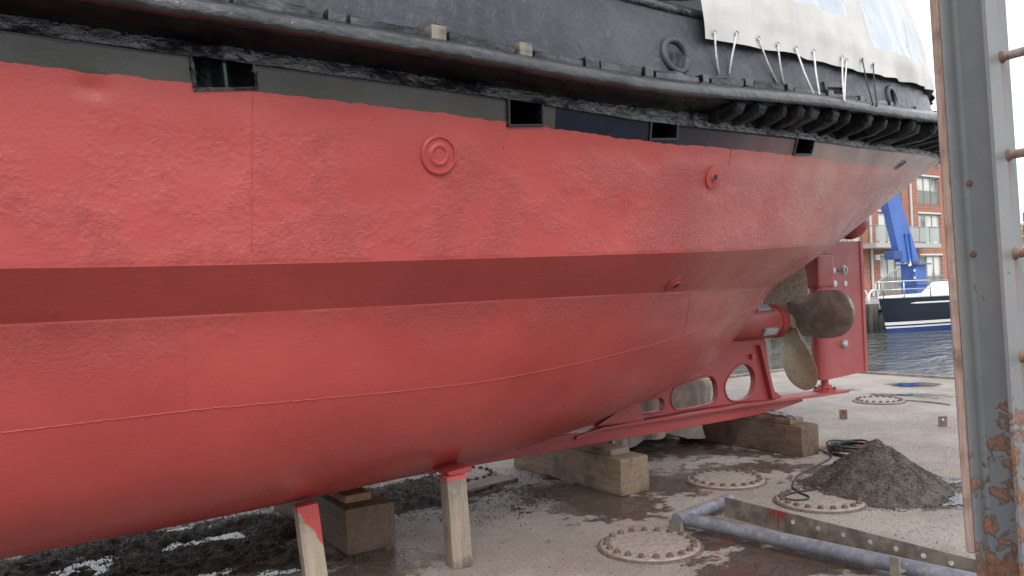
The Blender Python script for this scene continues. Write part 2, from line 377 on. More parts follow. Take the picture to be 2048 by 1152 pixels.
t = NT('yacht_paint'); z = t.sep(t.out())[2]
def bandz(a, b): return t.math('MULTIPLY', t.math('GREATER_THAN', z, a), t.math('LESS_THAN', z, b))
c = t.mix(bandz(-9, .17), (.010,.015,.030), (.03,.055,.19)); c = t.mix(bandz(.17,.23), c, (.75,.75,.75)); c = t.mix(bandz(.29,.40), c, (.75,.75,.75)); t.col(c); t.rough(.12); M_yacht = t.m
M_gel = simple('white_gelcoat', (.75,.75,.74), None, rough=.3)
M_steel = simple('stainless_rail', (.65,.66,.67), None, rough=.25, metal=.8)
M_smoke = simple('tinted_window', (.03,.035,.04), None, rough=.1)
M_quay = simple('quay_sheet_piling', (.20,.185,.165), (.08,.06,.045), 1.2, .8, .02, 4, stretch=(2,2,.4))
M_cope = simple('quay_coping', (.40,.385,.36), (.3,.29,.27), 1, .8)
M_ground = simple('quay_paving', (.33,.32,.30), (.27,.26,.25), .4, .85)
M_scaf = simple('orange_scaffold', (.60,.26,.05), (.5,.3,.12), 1, .7)
M_pale = simple('pale_far_render', (.62,.58,.5), (.5,.47,.42), .2, .8)
M_cable = simple('black_cable', (.02,.02,.021), None, rough=.5)
M_plug = simple('red_plug', (.42,.02,.03), None, rough=.4)
M_tyre = simple('grey_castor', (.05,.05,.052), None, rough=.6)
M_sheet = simple('dirty_canvas', (.56,.53,.46), (.38,.35,.30), 4, .85, .012, 8)

# ================================================================== SETTING: dock, water, quay
def ellipses(lst):
    out = []
    for px, py, rx, ry, s in lst:
        c = at_z(px, py); ex = (at_z(px+rx, py)-c).length; ey = (at_z(px, py-ry)-at_z(px, py+ry)).length/2
        a = math.atan2(*(at_z(px+rx, py)-c).yx); out.append((c.x, c.y, ex, ey, math.cos(a), math.sin(a), s))
    return out
def field(lst, X, Y):
    v = np.zeros_like(X)
    for cx, cy, rx, ry, ca, sa, s in lst:
        dx, dy = X-cx, Y-cy; u = (dx*ca+dy*sa)/rx; w = (-dx*sa+dy*ca)/ry
        v = np.maximum(v, s*np.clip(1.25-np.sqrt(u*u+w*w)*.75, 0, 1))
    return v
WET = ellipses([(1230,1010,120,28,.85),(1330,970,110,22,.7),(1500,935,150,18,.6),(1420,905,160,14,.7),(1250,900,140,22,.7),(740,1125,130,36,.62),(560,1140,130,30,.7),
    (1420,1085,150,24,.75),(1560,1120,160,34,.8),(1480,1150,90,20,.8),(1080,985,110,18,.85),(960,985,90,14,1.0),(1700,960,80,22,.6),(1870,1005,70,14,.95),(1890,970,60,10,.9),
    (330,1130,260,50,.9),(860,1010,120,24,.7),(1850,790,60,5,.5),(1830,770,50,4,.95),(1700,780,40,5,.5),(1350,880,120,20,.6),(1600,940,120,18,.45)])
REDSP = ellipses([(1100,1130,140,40,1),(1300,1095,140,40,.9),(1560,1130,80,30,.6),(1420,1100,60,30,1),(1000,1140,120,30,.8)])
xs = np.concatenate([np.linspace(-12,-1.5,12,endpoint=False), np.arange(-1.5,9,.05), np.linspace(9,12.9,20)])
ys = np.concatenate([np.linspace(-6,.4,10,endpoint=False), np.arange(.4,8.5,.05), np.linspace(8.5,9.6,8)])
GX, GY = np.meshgrid(xs, ys, indexing='ij'); nx, ny = GX.shape
vs = np.stack([GX, GY, np.zeros_like(GX)], -1).reshape(-1,3)
idx = np.arange(nx*ny).reshape(nx,ny)
fs = np.stack([idx[:-1,:-1], idx[1:,:-1], idx[1:,1:], idx[:-1,1:]], -1).reshape(-1,4)
me = mesh_of(vs.tolist(), fs.tolist(), M_deck, True, 'dock_deck')
for nm, L in (('wet', WET), ('redspot', REDSP)):
    a = me.attributes.new(nm, 'FLOAT', 'POINT'); a.data.foreach_set('value', field(L, GX, GY).reshape(-1).astype(np.float32))
deck = tag(link('dock_deck', me), 'worn steel deck of the floating dock, stained and puddled', None, None, 'structure')
mb = MB(); mb.box((.45,1.8,-.9),(24.9,15.6,1.79)); mb.build('dock_pontoon', M_deckside, deck)
mb = MB(); mb.box((12.86,1.8,.0),(.12,15.6,.07)); mb.build('edge_bar', M_plate, deck)
mb = MB(); mb.box((.4,9.56,.0),(24.8,.12,.07)); mb.build('edge_bar', M_plate, deck)
WZ = -.4
mb = MB(); mb.add([(-3000,-3000,WZ),(3000,-3000,WZ),(3000,3000,WZ),(-3000,3000,WZ)], [(0,1,2,3)])
tag(mb.build('water', M_water), 'dark rippled harbour water', None, None, 'structure')
QY, QZ = 19.6, .55
q = MB(); q.box((500,QY+1000.3,QZ-2.2),(3000,2000,4.4)); quay = tag(q.build('quay_ground', M_ground), 'paved quay beyond the harbour water', None, None, 'structure')
# quay wall: corrugated sheet piling with a coping, a thing of its own
qw = empty('quay_wall', (30,QY,WZ)); tag(qw, 'rust streaked sheet pile quay wall behind the navy yacht', 'quay wall')
vs = []; fs = []; k = 0; x = 5.0; i = 0; prof = [(0,0),(.25,0),(.35,.22),(.6,.22),(.7,0)]
while x < 90:
    for dx, dy in prof[:-1]: vs += [(x+dx, QY-.05-dy, -1.6), (x+dx, QY-.05-dy, QZ-.12)]
    x += .7
fs = [(2*j,2*j+2,2*j+3,2*j+1) for j in range(len(vs)//2-1)]
mb = MB(); mb.add(vs, fs); mb.build('sheet_piling', M_quay, qw)
mb = MB(); mb.box((47.5,QY-.05,QZ-.02),(85,.62,.26)); mb.build('coping', M_cope, qw, bevel=.02)
for px in (1738, 1749, 1760):
    p = at_y(px, 640, QY-.75); mb = MB(); mb.tube([(p.x,QY-.55,-2),(p.x,QY-.55,QZ+.12)], .14, 12)
    mb.build('fender_pile', M_quay, qw, True, 40)

# ================================================================== TUGBOAT
CY = 5.2
tug = empty('tugboat', (1.0, CY, .34)); tag(tug, 'tugboat with freshly painted red hull and black fender propped on timber blocks', 'tugboat')
# longitudinal lines: half breadth, taper start, aft end, exponent, bow end, heights
LN = [
 (2.00, 2.0, 8.95, .50, -6.6, [(-6.6,3.15),(-3,2.74),(0,2.567),(2,2.55),(3,2.53),(4.5,2.57),(5.6,2.61),(7.6,2.75),(8.95,2.84)]),
 (1.90, 1.5, 7.12, .50, -6.2, [(-6.2,1.95),(-3,1.80),(0,1.76),(3.5,1.815),(6,1.93),(7.12,2.02)]),
 (1.70, 1.0, 6.30, .55, -6.1, [(-6.1,1.75),(-3,1.60),(0,1.565),(3.5,1.58),(5.5,1.57),(6.3,1.57)]),
 (1.60, .6, 6.12, .75, -5.9, [(-5.9,1.2),(0,1.15),(3,1.15),(5,1.17),(6.12,1.22)]),
 (1.40, .2, 5.80, .85, -5.6, [(-5.6,.82),(0,.79),(3,.79),(5,.86),(5.8,.97)]),
 (1.02, .0, 5.25, .90, -5.3, [(-5.3,.57),(0,.548),(3,.565),(4.5,.68),(5.25,.79)]),
 (.55, .0, 4.72, 1.0, -5.1, [(-5.1,.44),(0,.425),(3,.445),(4,.515),(4.72,.645)]),
 (.06, .0, 4.25, 1.0, -4.9, [(-4.9,.40),(0,.385),(3,.385),(4.25,.52)]),
]
def hb(j, X):
    h, xs_, xe, p, xb, zk = LN[j]
    if X > xs_: u = min((X-xs_)/(xe-xs_), 1); return h*max(1-u*u, 0)**p
    if X < -1.5: u = min((-1.5-X)/(-1.5-xb), 1); return h*max(1-u**2.2, 0)**.8
    return h
NS_B, NS_A = 50, 520
spar = [(-1, 1-i/NS_B) for i in range(NS_B)] + [(1, math.sin(i/NS_A*math.pi/2)) for i in range(NS_A+1)]
def lineX(j, sgn, s): return .3 + (LN[j][2]-.3)*s if sgn > 0 else .3 + (LN[j][4]-.3)*s
SUB = [62, 14, 14, 14, 12, 10, 8]
def catmull(p0,p1,p2,p3,t):
    return .5*((2*p1)+(-p0+p2)*t+(2*p0-5*p1+4*p2-p3)*t*t+(-p0+3*p1-3*p2+p3)*t**3)
rows = []; vpar = None
for sgn, s in spar:
    P = []
    for j in range(8):
        X = lineX(j, sgn, s); P.append(np.array((X, hb(j, X), pchip(LN[j][5], X))))
    row = []; vp = []
    for j in range(7):
        for k in range(SUB[j]):
            t_ = k/SUB[j]
            if j == 0:                                   # topside: slightly hollow plate
                q_ = P[0]*(1-t_)+P[1]*t_; q_ = q_ - np.array((0,.015*math.sin(math.pi*t_),0))
            elif j == 1: q_ = P[1]*(1-t_)+P[2]*t_
            else:
                p0 = P[j-1] if j > 2 else 2*P[2]-P[3]; p3 = P[j+2] if j < 6 else 2*P[7]-P[6]
                q_ = catmull(p0,P[j],P[j+1],p3,t_)
            row.append(q_); vp.append(j+t_)
    row.append(P[7]); vp.append(7.0)
    rows.append(row); vpar = vp
H = np.array(rows); H[:,:,1] = np.maximum(H[:,:,1], 0)
ns, nv = H.shape[:2]
hv = H.reshape(-1,3).copy(); hy = hv[:,1].copy(); hv[:,1] = CY - hy
hvp = np.tile(np.array(vpar), ns)
# plating is not fair: shallow hollows and bulges, a creased dent near the stripe
for i in range(len(hv)):
    x, y, z_ = hv[i]
    if x < -.6: continue
    d = .007*noise.noise(Vector((x*1.6, y*1.6, z_*2.6))) + .004*noise.noise(Vector((x*4.2, y*4.2, z_*4.5)))
    hv[i,1] += d*min(1, hy[i]*2)
idx = np.arange(ns*nv).reshape(ns,nv)
hf = np.stack([idx[:-1,:-1], idx[:-1,1:], idx[1:,1:], idx[1:,:-1]], -1).reshape(-1,4)
def bvh_of(v, f): return BVHTree.FromPolygons([tuple(p) for p in v], [tuple(q) for q in f])
def hull_bvh():                                      # plating carried a little above the deck edge
    top = hv[0::nv]+np.array((0,0,.25)); n0 = len(hv); v = np.concatenate([hv, top])
    ex = [(i*nv, (i+1)*nv, n0+i+1, n0+i) for i in range(ns-1)]
    return bvh_of(v, hf.tolist()+ex)
bvh = hull_bvh()
def hit(px, py, b=None):
    d = ray(px, py).normalized(); loc, nrm, i, dist = (b or bvh).ray_cast(CAM, d)
    if loc is None: return None, None
    if nrm.dot(d) > 0: nrm = -nrm
    return loc, nrm
def dent(px, py, r, depth, asym=0):
    loc, nrm = hit(px, py); nn = np.array(nrm); D = hv-np.array(loc); dist = np.sqrt((D**2).sum(1))
    g = np.exp(-(dist/r)**2)
    if asym: g = g*np.clip(1+asym*D[:,2]/r, 0, 2)
    hv[:] -= np.outer(g*depth, nn)
dent(185, 185, .038, .013, 1.1); dent(440, 318, .10, .010, .6); dent(1110, 800, .12, .012); dent(1180, 838, .10, .010); dent(960, 420, .2, .006); dent(1250, 430, .14, .006)
bvh = hull_bvh()
# freeing ports cut through the plating
PORTS = [(388,504,99,174), (1018,1081,196,248), (1301,1351,234,276), (1591,1624,271,306)]
fc = hv[hf].mean(1); keep = np.ones(len(hf), bool); port_geo = []
for x0, x1, y0, y1 in PORTS:
    c4 = [hit(x, y)[0] for x, y in ((x0,y0),(x1,y0),(x1,y1),(x0,y1))]; nrm = hit((x0+x1)/2, (y0+y1)/2)[1]
    ctr = sum(c4, Vector())/4; tx = ((c4[1]-c4[0])+(c4[2]-c4[3])).normalized(); ty = (nrm.cross(tx)).normalized()
    if ty.z < 0: ty = -ty
    w = ((c4[1]-c4[0]).length+(c4[2]-c4[3]).length)/4; h = ((c4[3]-c4[0]).length+(c4[2]-c4[1]).length)/4
    D = fc-np.array(ctr); a = D@np.array(tx); b = D@np.array(ty); n_ = D@np.array(nrm)
    keep &= ~((np.abs(a) < w+.007) & (np.abs(b) < h+.007) & (np.abs(n_) < .15)); port_geo.append((ctr, tx, ty, nrm, w, h))
hfk = hf[keep]
mv = hv.copy(); mv[:,1] = 2*CY-mv[:,1]
allv = np.concatenate([hv, mv]); allf = np.concatenate([hfk, hf[:,::-1]+len(hv)])
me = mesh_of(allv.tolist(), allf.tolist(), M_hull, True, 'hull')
uvl = me.uv_layers.new(name='uv'); li = np.zeros(len(me.loops), np.int32); me.loops.foreach_get('vertex_index', li)
uu = np.concatenate([hv[:,0], hv[:,0]]); vv2 = np.concatenate([hvp, hvp])
uvl.data.foreach_set('uv', np.stack([uu[li], vv2[li]], -1).reshape(-1).astype(np.float32))
me.set_sharp_from_angle(angle=R(22))
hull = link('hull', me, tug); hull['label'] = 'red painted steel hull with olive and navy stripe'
# deck edge path (bow .. stern, starboard)
deckpts = H[:,0,:].copy(); deckpts[:,1] = CY-deckpts[:,1]
for i in range(len(deckpts)): deckpts[i] = hv[i*nv]
dp = [Vector(p) for p in deckpts]
full = dp + [Vector((p.x, 2*CY-p.y, p.z)) for p in reversed(dp[:-1])]
def onormals(pts):
    out = []
    for i in range(len(pts)):
        t_ = pts[min(i+1,len(pts)-1)]-pts[max(i-1,0)]; t_.z = 0; t_ = t_.normalized() if t_.length > 1e-9 else Vector((0,1,0))
        out.append(Vector((t_.y, -t_.x, 0)))
    return out
fnor = onormals(full)
IST = len(dp)-1
fnor[IST] = Vector((1,0,0))
# resample to even spacing
def resample(pts, step):
    o = [pts[0].copy()]; acc = 0
    for a, b in zip(pts[:-1], pts[1:]):
        L = (b-a).length
        while acc+L >= step and L > 1e-9:
            tt = (step-acc)/L; a = a.lerp(b, tt); o.append(a.copy()); L = (b-a).length; acc = 0
        acc += L
    return o
path = resample(full, .03); pnor = onormals(path)
for _ in range(3): pnor = [((pnor[max(i-1,0)]+pnor[i]*2+pnor[min(i+1,len(pnor)-1)])).normalized() for i in range(len(pnor))]
def star(i): return path[i].y < CY
def ix(X): return min((i for i in range(len(path)) if star(i)), key=lambda i: abs(path[i].x-X))
ISTERN = max(range(len(path)), key=lambda i: path[i].x)
def lift(p):                           # and rides higher on the pads aft
    u = max(0, min(1, (p.x-2.2)/2.8)); return .085*u*u*(3-2*u)
def standoff(p):                       # the fender stands further off the hull towards the stern
    u = max(0, min(1, (p.x-4.0)/3.6)); return .20*u*u*(3-2*u)
def sweep(i0, i1, prof, closed=True, jit=0.0, step=1, seed=0, caps=True):
    ids = list(range(i0, i1+1, step)); n = len(prof); vs = []; fs = []
    for i in ids:
        for k in range(n):
            o, dz = prof[k](path[i]) if callable(prof[k]) else prof[k]
            v = path[i]+pnor[i]*o+Vector((0,0,dz))
            if jit: v += (pnor[i]*.6+Vector((0,0,.6)))*jit*noise.noise(Vector((v.x*5+seed, v.y*5+k*1.7, v.z*9)))
            vs.append(v)
    m = n if closed else n-1
    for a in range(len(ids)-1):
        for k in range(m): fs.append((a*n+k, a*n+(k+1)%n, (a+1)*n+(k+1)%n, (a+1)*n+k))
    if closed and caps: fs.append(tuple(range(n))); fs.append(tuple((len(ids)-1)*n+k for k in reversed(range(n))))
    return vs, fs
NP = len(path)-1
so = standoff; lf = lift
# strake: the glossy black strip just above the stripe
mb = MB(); mb.add(*sweep(0, NP, [(-.02,0.0),(.012,.0),(.014,.05),(.004,.10),(-.02,.20)], True, .004)); mb.build('sheer_strake', M_gloss, hull, True, 50)
# lower lobe
mb = MB(); mb.add(*sweep(0, ix(5.2), [(lambda p, o=o, z=z: (o, z+lf(p))) for o, z in ((-.01,.06),(.03,.052),(.09,.058),(.138,.074),(.150,.082),(.152,.094),(-.01,.10))], True, .004)); lowf = mb.build('lower_fender', M_under, tug, True, 50)
# main fender
fp = [(.10,.086),(.188,.090),(.200,.097),(.205,.108),(.203,.130),(.192,.148),(.160,.172),(.11,.197),(.05,.213),(.0,.218)]
prof = [lambda p: (-.01+so(p)*.6,.10+lf(p))] + [(lambda p, o=o, z=z: (o+so(p), z+lf(p))) for o, z in fp] + [lambda p: (-.04,.22+lf(p)), lambda p: (-.04,.18+lf(p)), lambda p: (so(p)*.6-.01,.17+lf(p))]
mb = MB(); mb.add(*sweep(0, NP, prof, True, .0045)); fend = mb.build('fender', M_fender, tug, True, 50)
fend['label'] = 'thick black tarred rubbing fender round the deck edge'
bvf = bvh_of([tuple(v) for v in mb.v], mb.f)
# cap strips and clamps on top of the fender
cx = [-1.2,-.7,-.2,.3,.8,1.3,1.76,2.24,2.68,3.1,3.57,4.0,4.45,4.95,5.4,5.9,6.4,6.9,7.3]
for a, b in zip(cx[:-1], cx[1:]):
    i0, i1 = ix(a)+2, ix(b)-2
    if random.random() < .12 and a > 4: continue
    e = random.uniform(-.006,.008)
    mb = MB(); mb.add(*sweep(i0, i1, [lambda p: (.0+so(p)*.5,.205+lf(p)),lambda p: (.055+so(p)*.5,.202+lf(p)),lambda p: (.058+so(p)*.5,.245+e+lf(p)),lambda p: (.03+so(p)*.5,.258+e+lf(p)),lambda p: (.0+so(p)*.5,.252+e+lf(p))], True, .022, 1, a*7))
    mb.build('cap_strip', M_fender, fend, True, 40)
for kx, a in enumerate(cx):
    i = ix(a); p = path[i]; n_ = pnor[i]; t_ = Vector((-n_.y, n_.x, 0)); rot = Matrix((t_, n_, Vector((0,0,1)))).transposed()
    mb = MB(); mb.box(p+n_*(.033+so(p)*.5)+Vector((0,0,.235+lf(p))), (.075,.075,.075) if a in (1.76,2.24) else (random.uniform(.05,.1),.06,random.uniform(.04,.06)), rot)
    mb.build('clamp', M_clamp if a in (1.76, 2.24) else M_fender, fend, bevel=.006)
# pads carrying the fender off the hull round the stern
i = ix(3.7); k = 0
while i < 2*ISTERN-ix(3.7):
    p = path[i]; n_ = pnor[i]; t_ = Vector((-n_.y, n_.x, 0)); s0 = so(p); w = random.uniform(.020,.05); sk = random.uniform(-.05,.04); s0 += random.uniform(-.05,.02)*min(1,s0*8)
    l0 = lf(p); poly = [(.0,.03),(.10+s0*.8,.04+sk*.3+l0*.3),(.165+s0,.035+l0*.75),(.185+s0,.065+l0),(.16+s0,.098+l0),(-.005,.10+l0)]
    vs = []
    for sgn in (-1,1):
        for o, dz in poly: vs.append(p+n_*o+t_*(sgn*w+o*.25+random.uniform(-.008,.008))+Vector((0,0,dz+random.uniform(-.006,.006))))
    n6 = len(poly); mb = MB(); mb.add(vs, [tuple(range(n6)), tuple(range(2*n6-1,n6-1,-1))]+[(j,n6+j,n6+(j+1)%n6,(j+1)%n6) for j in range(n6)])
    mb.build('fender_pad', M_rubber, fend, bevel=.014, smooth=True, sharp=50); i += random.choice((5,6,7,8,9)); k += 1
# bulwark with tumblehome, cut for fairleads
def bprof(p):
    lean = 1.0
    return [(.0,.26),(-.006,.34),(-.02,.44),(-.045,.56),(-.075,.68),(-.085,.70)]
BSUB = 44
ids = list(range(0, NP+1)); bv = []
for i in ids:
    for k in range(BSUB+1):
        dz = .17+.53*k/BSUB; o = -.004-.16*(max(0,dz-.25)**1.3)/.45**.3*1.05
        v = path[i]+pnor[i]*o+Vector((0,0,dz)); w = .006*noise.noise(v*1.8)+.003*noise.noise(v*6)
        bv.append(v+pnor[i]*w)
nb = BSUB+1
bf = [(a*nb+k, a*nb+k+1, (a+1)*nb+k+1, (a+1)*nb+k) for a in range(len(ids)-1) for k in range(BSUB)]
bvb = bvh_of([tuple(v) for v in bv], bf)
HOLES = [(1350,112,20,26,'o'), (1668,187,16,9,'r'), (1783,199,6,15,'o')]
bva = np.array([tuple(v) for v in bv]); bfa = np.array(bf); bc = bva[bfa].mean(1); bk = np.ones(len(bfa), bool); hole_geo = []
for px, py, rx, ry, kd in HOLES:
    c0, nn = hit(px, py, bvb); ax = hit(px+rx, py, bvb)[0]-hit(px-rx, py, bvb)[0]; wx = ax.length/2; tx = ax.normalized(); ty = nn.cross(tx).normalized()
    if ty.z < 0: ty = -ty
    wy = (hit(px, py-ry, bvb)[0]-c0).length
    tx = (tx-ty*tx.dot(ty)).normalized()
    D = bc-np.array(c0); a = D@np.array(tx)/wx; b = D@np.array(ty)/wy; near = (D**2).sum(1) < .25
    bk &= ~(near & ((a*a+b*b < 1) if kd == 'o' else ((np.abs(a) < 1)&(np.abs(b) < 1)))); hole_geo.append((c0, tx, ty, nn, wx, wy, kd))
me = mesh_of(bv, bfa[bk].tolist(), M_bul, True, 'bulwark'); bul = link('bulwark', me, tug); bul['label'] = 'slate black bulwark leaning inboard above the fender'
for c0, tx, ty, nn, wx, wy, kd in hole_geo:
    mb = MB()
    if kd == 'o': mb.torus(c0+nn*.002, tx*(wx*1.12), ty*(wy*1.12), .022 if wx > .05 else .010, 36, 10); mb.build('fairlead_rim', M_bul if wx > .05 else M_gloss, bul, True)
    else:
        for sx, sy, w, h in ((-1,0,.03,wy*2+.09),(1,0,.03,wy*2+.09),(0,1,wx*2,.04),(0,-1,wx*2,.02)):
            mb.box(c0+tx*sx*(wx+.015)+ty*sy*(wy+.02)+nn*.006, (w,.03,h), Matrix((tx,nn,ty)).transposed())
        mb.build('freeing_port_rim', M_bul, bul, bevel=.004)
topl = [path[i]+pnor[i]*(-.004-.16*(.45**1.3)/.45**.3*1.05-.01)+Vector((0,0,.71)) for i in range(0,NP+1,2)]
mb = MB(); mb.tube(topl, .032, 10); mb.build('bulwark_rail', M_gloss, bul, True, 60)
# deck plate closing the hull
vs = [path[i]+Vector((0,0,.2)) for i in range(0,NP+1,3)]; vs = [v+pnor[min(i*3,NP)]*(-.03) for i, v in enumerate(vs)]
mb = MB(); mb.add(vs, [tuple(range(len(vs)))]); mb.build('weather_deck', M_bul, tug)
# deckhouse, set well inboard
mb = MB(); mb.box((-1.2,CY,3.3),(3.4,2.2,1.9)); dh = mb.build('deckhouse', M_pale, tug, bevel=.08)
for y in (CY-1.105, CY+1.105):
    for x in (-2.2,-1.2,-.2):
        mb = MB(); mb.box((x,y,3.75),(.5,.03,.4)); mb.build('window', M_smoke, dh, bevel=.01)
# freeing port frames and boxes
for kx, (ctr, tx, ty, nrm, w, h) in enumerate(port_geo):
    rot = Matrix((tx, nrm, ty)).transposed(); th = .007
    fr = MB()
    for sx, sy, a, b in ((-1,0,th*2,h*2+th*4),(1,0,th*2,h*2+th*4),(0,1,w*2,th*2),(0,-1,w*2,th*2)):
        fr.box(ctr+tx*sx*(w+th)+ty*sy*(h+th)-nrm*.012, (a,.05,b), rot)
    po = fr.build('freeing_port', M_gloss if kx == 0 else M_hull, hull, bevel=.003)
    bx = MB(); a, b, dpt = w+.004, h+.004, .30
    cs = [ctr+tx*sx*a+ty*sy*b-nrm*z_ for z_ in (.012,dpt) for sx, sy in ((-1,-1),(1,-1),(1,1),(-1,1))]
    bx.add(cs, [(4,5,6,7),(0,1,5,4),(1,2,6,5),(2,3,7,6),(3,0,4,7)])
    bx.build('port_recess', M_intgreen if kx == 0 else M_dark, po)
    if kx == 0:
        dv = MB(); dv.box(ctr-nrm*.12+tx*.01, (.012,.2,h*2), rot); dv.build('divider_plate', M_intgreen, po)
# round fittings
def disc(px, py, rp, name, prof, mat, parent, n=40, m2=None):
    loc, nrm = hit(px, py); e = hit(px, py-rp)[0]; r = (e-loc).length
    mb = MB(); mb.lathe(loc-nrm*.006, nrm, [(r*a, b) for a, b in prof], n); return mb.build(name, mat, parent, True, 35), loc, nrm, r
disc(877, 310, 41, 'blanking_plate', [(1.02,0),(1.0,.014),(.93,.02),(.86,.0205),(.82,.012),(.62,.011),(.56,.013),(.48,.019),(.40,.018),(.34,.012),(.01,.012)], M_redh, hull)
o, loc, nrm, r = disc(1425, 354, 24, 'outlet_flange', [(1.0,0),(.97,.018),(.88,.02),(.5,.018),(.42,.02),(.36,.028),(.25,.028),(.22,.02),(.2,.0)], M_redh, hull)
mb = MB(); mb.lathe(loc, nrm, [(r*.24,.008),(r*.24,.0235),(.001,.0235)], 16); mb.build('outlet_bore', M_dark, o)
o, loc, nrm, r = disc(1347, 567, 9, 'drain_plug', [(1,0),(.95,.02),(.55,.022),(.5,.03),(.3,.03),(.28,.015),(.01,.012)], M_redh, hull, 20)
mb = MB(); mb.lathe(loc, nrm, [(r*.3,.0),(r*.3,.0255),(.001,.0255)], 12); mb.build('plug_bore', M_dark, o)
loc, nrm = hit(1801, 329)
if loc:
    e = hit(1812, 322)[0]; ax = (e-loc)
    mb = MB(); mb.torus(loc, ax, nrm.cross(ax).normalized()*.028, .008, 24, 6); so_ = mb.build('stern_outlet', M_gloss, hull, True)
    mb = MB(); ay = nrm.cross(ax).normalized()*.028; mb.add([loc+nrm*.004+ax*math.cos(a)+ay*math.sin(a) for a in [2*math.pi*i/24 for i in range(24)]], [tuple(range(24))]); mb.build('outlet_bore', M_dark, so_)
# weld seams
def seam(pts, r=.004, step=6, wob=.0018, lift=.0):
    out = []
    for (x0,y0),(x1,y1) in zip(pts[:-1], pts[1:]):
        n_ = max(2, int(math.hypot(x1-x0,y1-y0)/step))
        for k in range(n_):
            a = k/n_; l, nn = hit(x0+(x1-x0)*a, y0+(y1-y0)*a)
            if l is None: continue
            out.append(l+nn*lift+Vector((0,0,random.uniform(-wob,wob))))
    mb = MB(); mb.tube(out, [r*random.uniform(.75,1.2) for _ in out], 6); return mb.build('weld_seam', M_redh, hull, True)
def smooth_px(pts, n=8):
    o = []
    for i in range(len(pts)-1):
        p0 = np.array(pts[max(i-1,0)], float); p1 = np.array(pts[i], float); p2 = np.array(pts[i+1], float); p3 = np.array(pts[min(i+2,len(pts)-1)], float)
        o += [tuple(catmull(p0,p1,p2,p3,k/n)) for k in range(n)]
    return o+[tuple(map(float, pts[-1]))]
seam(smooth_px([(2,866),(200,842),(420,817),(700,792),(950,765),(1150,728),(1330,682),(1460,637),(1520,607)]), .0035)
seam([(505,182),(504,330),(503,508)], .0022, 5, .004)
seam([(372,640),(371,700),(371,816)], .0014, 5, .003)
seam([(1016,252),(1006,300)], .0025, 4, .003); seam([(1462,296),(1458,335)], .0022, 4, .003)
seam(smooth_px([(1380,584),(1374,640),(1366,668)]), .0018, 5)
# ---- keel, skeg, sole piece
SK = CY
k = MB(); k.box((-.35,SK,.395),(8.9,.12,.11)); k.build('keel_bar', M_red, tug, bevel=.006)
def yp(px, py, Y=SK-.05): p = at_y(px, py, Y); return p.x, p.z
def loopf(px, n=6): return smooth_px(px+[px[0]], n)[:-1]
# skeg plate with lightening holes: bmesh triangle fill between outline and holes
outl = [yp(1130,868), yp(1180,853), yp(1300,834), yp(1420,815), yp(1500,803), yp(1566,795)]
aft = [yp(1566,792), yp(1553,783), yp(1547,765), yp(1541,735), yp(1537,708), yp(1534,680)]
topc = [(6.15,1.20),(5.80,1.02),(5.4,.86),(5.1,.80),(4.72,.70),(4.25,.56)]
outline = outl+aft+topc
holes = [loopf([(1290,800),(1322,795),(1331,803),(1331,816),(1325,823),(1292,827),(1280,822),(1281,808)]),
         loopf([(1352,775),(1400,757),(1424,752),(1436,766),(1438,795),(1430,806),(1410,812),(1362,820),(1348,812),(1345,792)]),
         loopf([(1462,750),(1475,734),(1493,727),(1508,738),(1514,758),(1511,782),(1500,796),(1480,803),(1461,799),(1453,782),(1454,765)])]
holes = [[yp(x, y) for x, y in h] for h in holes]
bm = bmesh.new(); edges = []
for lp in [outline]+holes:
    vsb = [bm.verts.new((x, SK-.03, z_)) for x, z_ in lp]
    edges += [bm.edges.new((vsb[i], vsb[(i+1)%len(vsb)])) for i in range(len(vsb))]
bmesh.ops.triangle_fill(bm, use_beauty=True, use_dissolve=False, edges=edges)
ext = bmesh.ops.extrude_face_region(bm, geom=bm.faces[:])
bmesh.ops.translate(bm, vec=(0,.06,0), verts=[g for g in ext['geom'] if isinstance(g, bmesh.types.BMVert)])
bmesh.ops.recalc_face_normals(bm, faces=bm.faces)
me = bpy.data.meshes.new('skeg'); bm.to_mesh(me); bm.free(); me.materials.append(M_red); skeg = link('skeg', me, tug)
skeg['label'] = 'red skeg plate with three rounded lightening holes'
for h in holes:
    pts = [Vector((x, SK-.032, z_)) for x, z_ in h]; mb = MB(); mb.tube(pts+[pts[0]], .009, 6, False); mb.build('hole_rim', M_red, skeg, True)
# flange (sole piece) and the bar under it
sec = [(4.02,.435,.09),(4.3,.475,.10),(5.0,.478,.11),(5.9,.482,.12),(6.5,.478,.13),(7.1,.462,.12),(7.72,.452,.11)]
mb = MB(); vs = []
for x, z_, w in sec: vs += [(x,SK-w,z_),(x,SK+w,z_),(x,SK+w,z_-.028),(x,SK-w,z_-.028)]
n_ = len(sec); fs = [(a*4+i_,a*4+(i_+1)%4,(a+1)*4+(i_+1)%4,(a+1)*4+i_) for a in range(n_-1) for i_ in range(4)]+[(0,1,2,3),((n_-1)*4+3,(n_-1)*4+2,(n_-1)*4+1,(n_-1)*4)]
mb.add(vs, fs); mb.build('sole_piece', M_red, tug, bevel=.006)
mb = MB(); vs = []
for x, z0_, z1_, w in [(3.9,.445,.342,.058),(4.3,.449,.342,.058),(5.0,.452,.342,.06),(6.0,.456,.342,.06),(6.5,.452,.35,.06),(7.0,.436,.40,.05)]: vs += [(x,SK-w,z0_),(x,SK+w,z0_),(x,SK+w,z1_),(x,SK-w,z1_)]
n_ = 6; fs = [(a*4+i_,a*4+(i_+1)%4,(a+1)*4+(i_+1)%4,(a+1)*4+i_) for a in range(n_-1) for i_ in range(4)]+[(0,1,2,3),((n_-1)*4+3,(n_-1)*4+2,(n_-1)*4+1,(n_-1)*4)]
